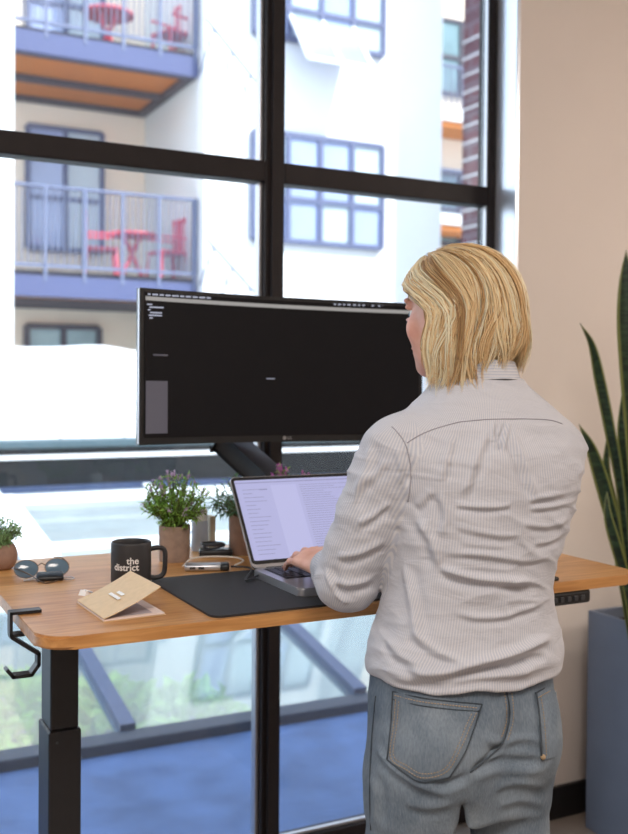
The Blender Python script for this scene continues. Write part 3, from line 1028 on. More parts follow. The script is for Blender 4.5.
def blade(pts, wmax, face, name='leaf', parent=None):
    path = smooth_path(pts, 8)
    n = len(path)
    b = nb()
    rows = []
    ev = []
    for i, p in enumerate(path):
        t = i / (n - 1)
        wd = wmax * (0.45 + 0.55 * math.sin(min(t / 0.5, 1) * math.pi / 2)) * (1 if t < 0.55 else max(0.02, 1 - ((t - 0.55) / 0.45) ** 1.7))
        tg = (path[min(i + 1, n - 1)] - path[max(i - 1, 0)]).normalized()
        s = tg.cross(face)
        s.normalize()
        nn = s.cross(tg).normalized()
        row = []
        for k in range(-3, 4):
            u = k / 3
            row.append(b.verts.new(p + s * (u * wd / 2) + nn * (wd * 0.22 * u * u)))
            ev.append(abs(u))
        rows.append(row)
    for i in range(n - 1):
        for k in range(6):
            b.faces.new((rows[i][k], rows[i][k + 1], rows[i + 1][k + 1], rows[i + 1][k]))
    o = obj(name, b, M['snake'], parent, smooth=True)
    at = o.data.attributes.new('edge', 'FLOAT', 'POINT')
    at.data.foreach_set('value', ev)
    sm = o.modifiers.new('thick', 'SOLIDIFY'); sm.thickness = 0.003
    return o


sn = thing('snake_plant', 'tall snake plant with dark yellow-edged sword leaves in slate planter', 'plant', (2.36, 2.22, PH - 0.035))
SF = Vector((-0.75, -0.66, 0.0))
def at(px, py, Y):
    return on_y(px, py, Y)
blade([at(634, 640, 2.22), at(622, 500, 2.24), at(610, 430, 2.26), at(600, 380, 2.27), at(592, 345, 2.26), at(580, 323, 2.24)], 0.034, SF, parent=sn)
blade([at(632, 640, 2.20), at(618, 545, 2.20), at(606, 495, 2.20), at(592, 450, 2.21), at(579, 424, 2.21)], 0.044, SF, parent=sn)
blade([at(636, 640, 2.26), at(622, 560, 2.28), at(613, 510, 2.29), at(606, 470, 2.29), at(609, 425, 2.29)], 0.034, SF + Vector((0.3, 0, 0)), parent=sn)
blade([at(633, 640, 2.16), at(628, 590, 2.16), at(616, 545, 2.16), at(608, 515, 2.17), at(607, 490, 2.18)], 0.032, SF, parent=sn)
blade([at(640, 640, 2.18), at(634, 540, 2.18), at(628, 470, 2.18), at(622, 430, 2.18), at(624, 380, 2.18)], 0.036, SF, parent=sn)
blade([at(645, 640, 2.14), at(638, 470, 2.14), at(630, 350, 2.14), at(627, 290, 2.14), at(626, 250, 2.14)], 0.065, SF, parent=sn)
blade([at(660, 640, 2.2), at(664, 470, 2.2), at(668, 380, 2.2), at(676, 300, 2.2)], 0.06, SF, parent=sn)
blade([at(690, 650, 2.16), at(700, 500, 2.16), at(712, 420, 2.16), at(722, 350, 2.16)], 0.06, SF, parent=sn)
# ------------------------------------------------------------------ outdoors: terrace and skylight
struct('terrace_floor', box(nb(), -6, 9, 2.73, 3.80, -0.2, -0.058), M['terrace'])
GZ = -3.0
struct('ground', box(nb(), -30, 40, 2.8, 60, GZ - 0.2, GZ), M['court'])

sky = thing('skylight', 'long sloping glass skylight with slate bars beyond the terrace', 'skylight', (2.0, 3.9, -0.02))
S_Y0, S_Y1 = 3.92, 7.10
S_Z0 = -0.028
SLP = math.tan(R(11.3))
def sz(y): return S_Z0 + SLP * (y - S_Y0)
b = nb(); box(b, -6, 9, 3.80, 3.92, -0.2, S_Z0 + 0.015, 0.008)
obj('curb', b, M['sky_curb'], sky)
b = nb(); box(b, -6, 9, S_Y1, S_Y1 + 0.25, GZ, sz(S_Y1) - 0.02)
obj('back_wall', b, M['court'], sky)
# rafters: their feet on the curb at the photographed spots
f1 = on_z(137, 733, S_Z0 + 0.04); f2 = on_z(369, 692, S_Z0 + 0.04)
SPC = f2.x - f1.x
YM = 5.25
rx = [f1.x + SPC * k for k in range(-4, 6)]
for x in rx:
    b = nb(); beam(b, (x, S_Y0 + 0.001, sz(S_Y0) + 0.004), (x, 5.2, sz(5.2)), 0.065, 0.07)
    obj('rafter', b, M['sky_frame'], sky)
YM = 5.25
for x in rx:
    b = nb(); beam(b, (x, 5.201, sz(5.201)), (x, S_Y1, sz(S_Y1)), 0.065, 0.07)
    obj('upper_rafter', b, M['white_bar'], sky)
for x, x2 in zip(rx, rx[1:]):
    b = nb()
    for ya, yb in ((S_Y0, YM - 0.03),):
        v = [b.verts.new(p) for p in ((x + 0.033, ya, sz(ya)), (x2 - 0.033, ya, sz(ya)), (x2 - 0.033, yb, sz(yb)), (x + 0.033, yb, sz(yb)))]
        b.faces.new(v)
    obj('clear_pane', b, M['sky_glass'], sky)
    b = nb()
    ya, yb = YM + 0.03, S_Y1
    v = [b.verts.new(p) for p in ((x + 0.033, ya, sz(ya)), (x2 - 0.033, ya, sz(ya)), (x2 - 0.033, yb, sz(yb)), (x + 0.033, yb, sz(yb)))]
    b.faces.new(v)
    obj('frosted_pane', b, M['frost'], sky)
    b = nb(); beam(b, (x + 0.034, YM, sz(YM)), (x2 - 0.034, YM, sz(YM)), 0.05, 0.05)
    obj('purlin', b, M['white_bar'], sky)
    b = nb(); beam(b, (x + 0.034, 6.0, sz(6.0) + 0.01), (x2 - 0.034, 6.0, sz(6.0) + 0.01), 0.09, 0.04)
    obj('purlin', b, M['white_bar'], sky)
    b = nb(); beam(b, (x + 0.034, 6.92, sz(6.92) + 0.01), (x2 - 0.034, 6.92, sz(6.92) + 0.01), 0.16, 0.05)
    obj('purlin', b, M['white_bar'], sky)
# one broad white valley bar running up the glass
w0 = on_z(48, 562, sz(5.3)); 
b = nb(); beam(b, on_y(46, 566, 5.2) + Vector((0, 0, 0)), on_y(-2, 497, 6.9), 0.20, 0.03)
obj('valley_bar', b, M['white_bar'], sky)

para = thing('roof_parapet', 'long dark slate parapet with a navy gutter running behind the skylight', 'parapet', (2.0, 7.25, sz(S_Y1)))
PYF = 7.12
def zz(py): return on_y(60, py, PYF).z
b = nb(); box(b, -8, 12, PYF + 0.02, PYF + 0.30, zz(461), zz(441))
obj('cap', b, M['teal_cap'], para)
b = nb(); box(b, -8, 12, PYF + 0.005, PYF + 0.02, zz(454), zz(448))
obj('cap_trim', b, M['dark_band'], para)
b = nb(); box(b, -8, 12, PYF - 0.01, PYF + 0.02, zz(458.5), zz(454.5))
obj('flashing', b, M['white_bar'], para)
b = nb(); box(b, -8, 12, PYF + 0.0, PYF + 0.02, zz(485), zz(459))
obj('cladding', b, M['dark_band'], para)
b = nb(); box(b, -8, 12, PYF - 0.03, PYF + 0.02, zz(494.5), zz(485))
obj('gutter', b, M['navy'], para)
for i, (px, lab) in enumerate(((62, 'thin curved dark wire standing on parapet, further from the monitor'), (126, 'thin curved dark wire standing on parapet, just beside the monitor'))):
    a0 = on_y(px, 441, PYF + 0.15)
    b = nb(); tube(b, smooth_path([a0, a0 + Vector((-0.05, 0, 0.14)), a0 + Vector((-0.14, 0.02, 0.34))], 6), 0.005, 6)
    tag(obj('wire_spike', b, M['dark_band'], None), lab, 'wire')

# below the skylight: pale courtyard furniture and bushes
def bush(px, py, Z, rad, lab, seed, n=900):
    c = on_z(px, py, Z)
    t_ = thing('courtyard_bush', lab, 'bush', (c.x, c.y, GZ), group=None)
    rnd = random.Random(seed)
    b = nb()
    for k in range(n):
        v = Vector((rnd.gauss(0, 1), rnd.gauss(0, 1), rnd.gauss(0, 1))).normalized() * rnd.uniform(0.6, 1.0)
        p = Vector((c.x, c.y, Z - rad * 0.3)) + Vector((v.x * rad, v.y * rad, v.z * rad * 0.8))
        d = (v + Vector((rnd.gauss(0, .6), rnd.gauss(0, .6), rnd.gauss(0, .6)))).normalized()
        leafquad(b, p, d, Vector((0, 0, 1)), 0.16, 0.09)
    obj('foliage', b, M['bush'], t_)['kind'] = 'stuff'
    b = nb(); tube(b, [(c.x, c.y, GZ), (c.x, c.y, Z - rad * 0.2)], 0.05, 8)
    obj('stem', b, M['stem'], t_)
bush(10, 725, -0.75, 0.50, 'sunlit yellow-green bush under the skylight, seen below the bag hook', 1)
bush(108, 720, -0.80, 0.40, 'sunlit yellow-green bush under the skylight, between desk leg and skylight bar', 2, 700)
bush(190, 722, -1.0, 0.42, 'small sunlit green bush under the skylight, beside the mullion', 4, 600)
def courtbox(px, py, Z, sx, sy, h, mat, lab, rz):
    c = on_z(px, py, Z)
    t_ = thing('courtyard_kiosk', lab, 'kiosk', (c.x, c.y, GZ))
    b = nb(); boxm(b, Matrix.Translation((c.x, c.y, Z - h / 2)) @ Matrix.Rotation(rz, 4, 'Z'), sx, sy, h, 0.03)
    obj('cabin', b, mat, t_)
    b = nb(); boxm(b, Matrix.Translation((c.x, c.y, Z + 0.03)) @ Matrix.Rotation(rz, 4, 'Z'), sx + 0.16, sy + 0.16, 0.06, 0.01)
    obj('roof', b, M['white_bar'], t_)
    b = nb(); boxm(b, Matrix.Translation((c.x, c.y, (GZ + Z - h) / 2)) @ Matrix.Rotation(rz, 4, 'Z'), sx * 0.8, sy * 0.8, Z - h - GZ)
    obj('base', b, M['court'], t_)
courtbox(214, 660, -1.3, 0.9, 0.8, 0.8, M['teal_box'], 'pale teal glazed kiosk seen through the skylight beside the mullion', 0.3)
courtbox(300, 668, -1.5, 1.3, 1.1, 1.0, M['white_bar'], 'white kiosk seen through the skylight, near the standing person', 0.5)

# ------------------------------------------------------------------ outdoors: buildings
YF, YB, YR = 12.75, 12.95, 15.4     # projecting facade, balcony fronts, recessed wall
XC = on_y(145, 110, YR).x           # inner corner of the recess
bld = thing('apartment_building', 'white apartment building with a beige balcony recess and gridded blue windows', 'building', (XC + 3, YF, GZ))
def wallbox(name, x0, x1, y0, y1, z0, z1, mat, par):
    b = nb(); box(b, x0, x1, y0, y1, z0, z1)
    return obj(name, b, mat, par)
XE = on_y(441, 200, YF).x
XL = on_y(14, 200, YF - 0.62).x
wallbox('recess_wall', XL - 1.5, XC, YR, YR + 0.3, GZ, 13, M['facade_beige'], bld)
wallbox('side_wall', XC, XC + 0.05, YF + 0.3, YR + 0.3, GZ, 13, M['facade_side'], bld)
wallbox('front_wall', XC, XE, YF, YF + 0.3, GZ, 13, M['facade'], bld)
wallbox('end_wall', XE - 0.3, XE, YF + 0.3, 16, GZ, 13, M['facade'], bld)

def ext_window(x0, x1, z0, z1, y, cols, rowz, panes, parent, fr=0.07, mat=None):
    """Framed window standing on a facade at depth y: frame (one part), panes as its sub-parts."""
    b = nb()
    xs_ = [x0 + (x1 - x0) * i / cols for i in range(cols + 1)]
    for x in xs_:
        box(b, x - fr / 2, x + fr / 2, y - 0.10, y - 0.01, z0, z1)
    for z in [z0, z1] + rowz:
        box(b, x0, x1, y - 0.095, y - 0.012, z - fr / 2, z + fr / 2)
    f = obj('window', b, mat or M['blue_frame'], parent)
    zs = sorted([z0, z1] + rowz)
    for i in range(cols):
        for j in range(len(zs) - 1):
            b = nb(); box(b, xs_[i] + fr / 2, xs_[i + 1] - fr / 2, y - 0.055, y - 0.012, zs[j] + fr / 2, zs[j + 1] - fr / 2)
            obj('pane', b, panes[(i + j * 2) % len(panes)], f)
    return f
PA = on_y(380, 148, YF); PB = on_y(380, 249, YF)
XW0, XW1 = on_y(252, 200, YF).x, PA.x
zr = on_y(350, 206, YF).z
ext_window(XW0, XW1, PB.z, PA.z, YF, 4, [zr], [M['ext_pane'], M['ext_pane'], M['ext_pane_pale']], bld)
FLR = 3.0
up_z0 = on_y(381, 57, YF).z
ext_window(XW0, XW1, up_z0, up_z0 + (PA.z - PB.z), YF, 4, [on_y(350, 22, YF).z], [M['ext_pane'], M['ext_pane_pale']], bld)
# open awning sash of the upper window
s_t = on_y(290, 16, YF - 0.1); s_r = on_y(352, 26, YF - 0.1)
b = nb()
hg = Vector((s_t.x, YF - 0.12, s_t.z)); hr = Vector((s_r.x, YF - 0.12, s_t.z))
ca, sa = math.cos(R(38)), math.sin(R(38))
dn = Vector((0, -sa, -ca))
LS = 0.95
for a_, c_ in ((hg, hg + dn * LS), (hr, hr + dn * LS), (hg + dn * LS, hr + dn * LS), ((hg + hr) / 2, (hg + hr) / 2 + dn * LS)):
    beam(b, a_, c_, 0.05, 0.05)
sash = obj('open_sash', b, M['white_bar'], bld)
b = nb()
b.faces.new([b.verts.new(p) for p in (hg, hr, hr + dn * LS, hg + dn * LS)])
obj('pane', b, M['ext_pane'], sash)

# white block at the edge of the recess
wb = thing('white_wing', 'bright white corner wing standing beside the balcony recess', 'building', (XL - 1.5, YF, GZ))
b = nb(); box(b, XL - 3.5, XL, YF - 0.6, YF + 0.3, GZ, 13)
obj('wall', b, M['facade'], wb)
b = nb(); box(b, XL - 3.5, XL + 0.01, YF - 0.62, YF - 0.6, 6.2, 6.25)
obj('joint_line', b, M['facade_side'], wb)

# recess doors and windows
d0 = on_y(27, 130, YR); d1 = on_y(101, 128, YR); db = on_y(100, 262, YR)
dz0, dz1 = on_y(60, 250, YR).z, on_y(60, 130, YR).z
ext_window(d0.x, d1.x, dz0, dz1, YR, 2, [dz0 + (dz1 - dz0) * 0.42], [M['ext_pane'], M['ext_pane_pale']], bld)
up = on_y(60, 290, YB).z - on_y(60, 290, YB).z
FH = on_y(190, 75, YB).z - on_y(200, 292, YB).z
ext_window(d0.x, d1.x, dz0 + FH, dz1 + FH, YR, 2, [dz0 + FH + (dz1 - dz0) * 0.42], [M['ext_pane'], M['ext_pane_pale']], bld)
g0 = on_y(26, 326, YR); g1 = on_y(98, 327, YR)
ext_window(g0.x, g1.x, on_y(60, 368, YR).z, g0.z, YR, 2, [], [M['ext_pane_teal']], bld, fr=0.09, mat=M['soffit_beam'])

# balconies
def balcony(zt, lab):
    """zt: height of the underside of the slab at its front."""
    x0, x1 = XL + 0.02, XC + 0.06
    t_ = thing('balcony', lab, 'balcony', ((x0 + x1) / 2, YR, zt))
    xr = XC - 0.02
    b = nb(); box(b, x0, xr, YB, YB + 0.10, zt, zt + 0.27)
    obj('fascia', b, M['fascia'], t_)
    b = nb(); box(b, x0, xr, YB + 0.1, YR - 0.01, zt + 0.12, zt + 0.34)
    obj('deck', b, M['soffit_beam'], t_)
    b = nb()
    box(b, x0, xr, YB + 0.1, YB + 0.22, zt, zt + 0.12); box(b, x0, xr, YR - 0.16, YR - 0.01, zt, zt + 0.12)
    ym = (YB + YR) / 2 + 0.1
    box(b, x0, xr, ym - 0.08, ym + 0.08, zt, zt + 0.12)
    box(b, xr - 0.12, xr, YB + 0.22, YR - 0.16, zt, zt + 0.12)
    obj('soffit_frame', b, M['soffit_beam'], t_)
    for ya, yb in ((YB + 0.22, ym - 0.08), (ym + 0.08, YR - 0.16)):
        b = nb(); box(b, x0, xr - 0.12, ya, yb, zt + 0.07, zt + 0.119)
        obj('soffit_board', b, M['soffit_wood'], t_)
    zb = zt + 0.30
    H = 1.10
    n = 5
    for i in range(n + 1):
        x = x0 + (xr - x0 - 0.06) * i / n
        b = nb(); box(b, x, x + 0.04, YB - 0.012, YB + 0.038, zb - 0.1, zb + H)
        obj('railing_post', b, M['rail'], t_)
    b = nb(); box(b, x0, xr, YB - 0.01, YB + 0.07, zb + H, zb + H + 0.035)
    obj('handrail', b, M['rail'], t_)
    b = nb(); box(b, x0, xr, YB + 0.01, YB + 0.05, zb + 0.08, zb + 0.12)
    obj('bottom_rail', b, M['rail'], t_)
    b = nb()
    n = 34
    for i in range(n + 1):
        x = x0 + (xr - x0) * i / n
        box(b, x, x + 0.014, YB + 0.02, YB + 0.035, zb + 0.12, zb + H)
    obj('picket', b, M['rail'], t_)['kind'] = 'stuff'
    b = nb()
    box(b, x0, x0 + 0.05, YB + 0.06, YR - 0.01, zb + H, zb + H + 0.05)
    for i in range(9):
        y = YB + 0.2 + i * 0.25
        box(b, x0 + 0.01, x0 + 0.03, y, y + 0.02, zb, zb + H)
    obj('side_railing', b, M['rail'], t_)['kind'] = 'stuff'
    return zb
zb_lo = balcony(on_y(150, 290, YB).z - 0.15, 'lower balcony with lavender railing, partly behind the monitor corner')
zb_up = balcony(on_y(190, 76, YB).z, 'upper balcony with orange wooden underside and blue-grey railing')


def patio_table(px, py, z, lab):
    c = on_y(px, py, 14.0)
    t_ = thing('patio_table', lab, 'table', (c.x, 14.0, z))
    b = nb(); lathe(b, [(0, 0.70), (0.36, 0.70), (0.37, 0.72), (0.36, 0.74), (0, 0.74)], 24, (c.x, 14.0, z))
    obj('top', b, M['red'], t_, smooth=True, angle=40)
    for k in range(4):
        a = k * math.pi / 2 + 0.5
        b = nb(); tube(b, [(c.x + 0.28 * math.cos(a), 14 + 0.28 * math.sin(a), z), (c.x - 0.16 * math.cos(a), 14 - 0.16 * math.sin(a), z + 0.70)], 0.028, 8)
        obj('leg', b, M['red'], t_)
def patio_chair(px, z, rz, lab, Y=13.9):
    c = on_y(px, 200, Y)
    t_ = thing('patio_chair', lab, 'chair', (c.x, Y, z), rz)
    b = nb(); box(b, -0.22, 0.22, -0.22, 0.22, 0.42, 0.46, 0.01)
    obj('seat', b, M['red'], t_, world=False)
    b = nb()
    for i in range(4):
        box(b, -0.20 + i * 0.115, -0.145 + i * 0.115, 0.20, 0.225, 0.46, 0.92)
    box(b, -0.22, 0.22, 0.20, 0.23, 0.88, 0.95)
    obj('backrest', b, M['red'], t_, world=False)
    for sx in (-1, 1):
        for sy in (-1, 1):
            b = nb(); tube(b, [(sx * 0.23, sy * 0.23, 0), (sx * 0.19, sy * 0.19, 0.43)], 0.02, 8)
            obj('leg', b, M['red'], t_, world=False)
        b = nb(); box(b, sx * 0.22 - 0.02, sx * 0.22 + 0.02, -0.2, 0.22, 0.63, 0.66)
        obj('armrest', b, M['red'], t_, world=False)
patio_table(108, 40, zb_up, 'red round patio table on the upper balcony')
patio_chair(172, zb_up, R(-70), 'red patio chair on the upper balcony, by the pale side wall', 13.6)
patio_table(132, 250, zb_lo, 'red round patio table on the lower balcony between two chairs')
patio_chair(101, zb_lo, R(80), 'red patio chair on the lower balcony, on the glazed door side of its table', 13.7)
patio_chair(168, zb_lo, R(-80), 'red patio chair on the lower balcony, close to the pale side wall', 13.6)
def storage(px, z, lab):
    YS = 14.75
    c = on_y(px, 250, YS)
    t_ = thing('umbrella_stand', lab, 'umbrella', (c.x, YS, z))
    b = nb(); lathe(b, [(0, 0), (0.22, 0), (0.22, 0.05), (0.04, 0.10), (0, 0.10)], 20, (c.x, YS, z))
    obj('foot', b, M['white_bar'], t_)
    b = nb(); lathe(b, [(0.02, 0.1), (0.02, 0.45), (0.08, 0.5), (0.10, 0.9), (0.06, 1.6), (0.01, 1.95), (0, 1.95)], 14, (c.x, YS, z))
    obj('folded_canopy', b, M['white_bar'], t_, smooth=True)
storage(183, zb_lo, 'folded white parasol on a round foot on the lower balcony')
storage(184, zb_up, 'folded white parasol on a round foot on the upper balcony')

# sloping handrails of an outside stair against the white front
for i, (pts, lab) in enumerate(((((206, 18), (258, 84)), 'thin sloping grey stair handrail on white facade, above the transom'),
                                (((206, 238), (258, 296)), 'thin sloping grey stair handrail on white facade, beside the lower balcony'))):
    a_, c_ = on_y(*pts[0], YF - 0.5), on_y(*pts[1], YF - 0.5)
    t_ = thing('stair_handrail', lab, 'handrail', tuple((a_ + c_) / 2))
    b = nb(); tube(b, [a_, c_], 0.022, 8)
    obj('top_rail', b, M['rail'], t_)
    b = nb(); tube(b, [a_ + Vector((0, 0, -0.28)), c_ + Vector((0, 0, -0.28))], 0.012, 8)
    obj('lower_rail', b, M['rail'], t_)
    b = nb()
    for k in range(3):
        p = a_.lerp(c_, 0.15 + 0.35 * k)
        beam(b, p, (p.x, YF, p.z - 0.45), 0.02, 0.02)
    obj('bracket', b, M['rail'], t_)['kind'] = 'stuff'

# low white roof in front of the ground floor
pod = thing('white_awning', 'large blown-out white canvas roof in front of the beige ground floor', 'awning', (3, 9.5, GZ))
zt = on_y(70, 350, 9.6).z; ze = on_y(70, 445, 8.2).z
b = nb()
n = 60
rows = []
for i in range(n + 1):
    x = -4 + 9.2 * i / n
    s_ = 0.05 * abs(math.sin(i * 0.42)) + 0.02 * math.sin(i * 0.9)
    rows.append([b.verts.new(p) for p in ((x, 8.2, ze - 0.3), (x, 8.6, (zt + ze) / 2), (x, 9.6, zt + s_), (x, 11.5, zt - 0.4))])
for i in range(n):
    for k in range(3):
        b.faces.new((rows[i][k], rows[i][k + 1], rows[i + 1][k + 1], rows[i + 1][k]))
obj('canvas', b, M['facade'], pod, smooth=True)
for x in (-3.8, 0.0, 3.4, 5.0):
    b = nb(); tube(b, [(x, 9.6, GZ), (x, 9.6, zt - 0.02)], 0.05, 8)
    obj('post', b, M['white_bar'], pod)

# brick pier and the wing behind it
YP = 10.0
YQ = 13.2
bx0 = on_y(463, 100, YQ).x; bx1 = bx0 + 1.5
bp = thing('brick_building', 'purple-red brick corner pier with pale bands beside the window jamb', 'building', (bx0, YP, GZ))
b = nb(); box(b, bx0, bx1, YP, YQ, GZ, 13)
obj('pier', b, M['brick'], bp)
hh = 0.27
z = GZ + 0.1
b = nb()
while z < 7:
    box(b, bx0 - 0.012, bx0 + 0.01, YP - 0.012, YQ, z, z + 0.03); z += hh
obj('stone_band', b, M['white_bar'], bp)['kind'] = 'stuff'
YW = 17.0
wx0, wx1 = on_y(430, 100, YW).x, on_y(520, 100, YW).x
wing = thing('beige_wing', 'narrow beige wing with teal windows and balconies seen between white facade and brick', 'building', ((wx0 + wx1) / 2, YW, GZ))
b = nb(); box(b, wx0 - 1, wx1, YW, YW + 0.3, GZ, 13)
obj('wall', b, M['facade_beige'], wing)
for ya, yb_ in ((95, 22), (245, 175)):
    za, zb_ = on_y(450, ya, YW).z, on_y(450, yb_, YW).z
    ext_window(wx0 + 0.1, on_y(463, 100, YW).x + 0.5, za, zb_, YW, 2, [(za + zb_) / 2], [M['ext_pane_teal']], wing, fr=0.08, mat=M['soffit_beam'])
for py in (118, 222):
    z1 = on_y(452, py, YW - 0.9).z
    b = nb(); box(b, wx0 - 0.5, wx1, YW - 0.9, YW - 0.02, z1 - 0.05, z1 + 0.16)
    sl = obj('balcony_slab', b, M['white_bar'], wing)
    b = nb(); box(b, wx0 - 0.5, wx1, YW - 0.85, YW - 0.02, z1 - 0.16, z1 - 0.052)
    obj('soffit_board', b, M['soffit_wood'], sl)
    b = nb()
    for k in range(16):
        x = wx0 - 0.5 + k * 0.13
        box(b, x, x + 0.03, YW - 0.9, YW - 0.87, z1 + 0.16, z1 + 1.0)
    box(b, wx0 - 0.5, wx1, YW - 0.91, YW - 0.86, z1 + 0.98, z1 + 1.03)
    obj('balcony_railing', b, M['rail'], sl)['kind'] = 'stuff'

# ------------------------------------------------------------------ light
wd = bpy.data.worlds.new('daylight')
scn.world = wd
wd.use_nodes = True
nt = wd.node_tree
bg = nt.nodes['Background'] if 'Background' in nt.nodes else nt.nodes.new('ShaderNodeBackground')
tc = nt.nodes.new('ShaderNodeTexCoord')
sep = nt.nodes.new('ShaderNodeSeparateXYZ')
nt.links.new(tc.outputs['Generated'], sep.inputs['Vector'])
cr = nt.nodes.new('ShaderNodeValToRGB')
cr.color_ramp.elements[0].position = 0.0
cr.color_ramp.elements[1].position = 0.7
cr.color_ramp.elements[0].color = (0.84, 0.92, 1.0, 1)
cr.color_ramp.elements[1].color = (0.62, 0.78, 1.0, 1)
nt.links.new(sep.outputs['Z'], cr.inputs['Fac'])
nt.links.new(cr.outputs['Color'], bg.inputs['Color'])
bg.inputs['Strength'].default_value = 2.6
out = [n for n in nt.nodes if n.type == 'OUTPUT_WORLD']
out = out[0] if out else nt.nodes.new('ShaderNodeOutputWorld')
nt.links.new(bg.outputs['Background'], out.inputs['Surface'])

sd = bpy.data.lights.new('sun', 'SUN')
sd.energy = 7.0
sd.angle = R(1.0)
sd.color = (1.0, 0.95, 0.88)
so = bpy.data.objects.new('sun', sd)
COL.objects.link(so)
so.rotation_euler = Vector((-0.35, 0.62, -0.80)).to_track_quat('-Z', 'Y').to_euler()


def area(name, loc, tgt, sx, sy, e, col):
    d = bpy.data.lights.new(name, 'AREA')
    d.shape = 'RECTANGLE'
    d.size, d.size_y = sx, sy
    d.energy = e
    d.color = col
    o = bpy.data.objects.new(name, d)
    COL.objects.link(o)
    o.location = loc
    o.rotation_euler = (Vector(tgt) - Vector(loc)).to_track_quat('-Z', 'Y').to_euler()
    return o


area('unseen_light_panel', (0.1, -0.55, 2.92), (0.25, -0.3, 0), 1.0, 1.0, 56, (1.0, 0.90, 0.82))
area('unseen_light_panel', (4.55, -0.2, 2.92), (3.9, 0.2, 0), 0.6, 1.4, 84, (1.0, 0.89, 0.80))
area('unseen_light_panel', (-1.6, -0.6, 2.92), (-1.3, -0.4, 0), 1.2, 1.2, 46, (1.0, 0.95, 0.9))  # unseen fill panel, added to brighten the window reveal
area('unseen_light_panel', (4.4, 1.0, 2.92), (4.0, 1.2, 0), 0.5, 0.8, 30, (1.0, 0.90, 0.82))

scn.view_settings.view_transform = 'Standard'
scn.view_settings.look = 'None'
scn.view_settings.exposure = 0.0
scn.cycles.use_denoising = True
scn.cycles.max_bounces = 8
scn.cycles.transparent_max_bounces = 12
scn.cycles.sample_clamp_indirect = 6.0
scn.cycles.caustics_reflective = False
scn.cycles.caustics_refractive = False
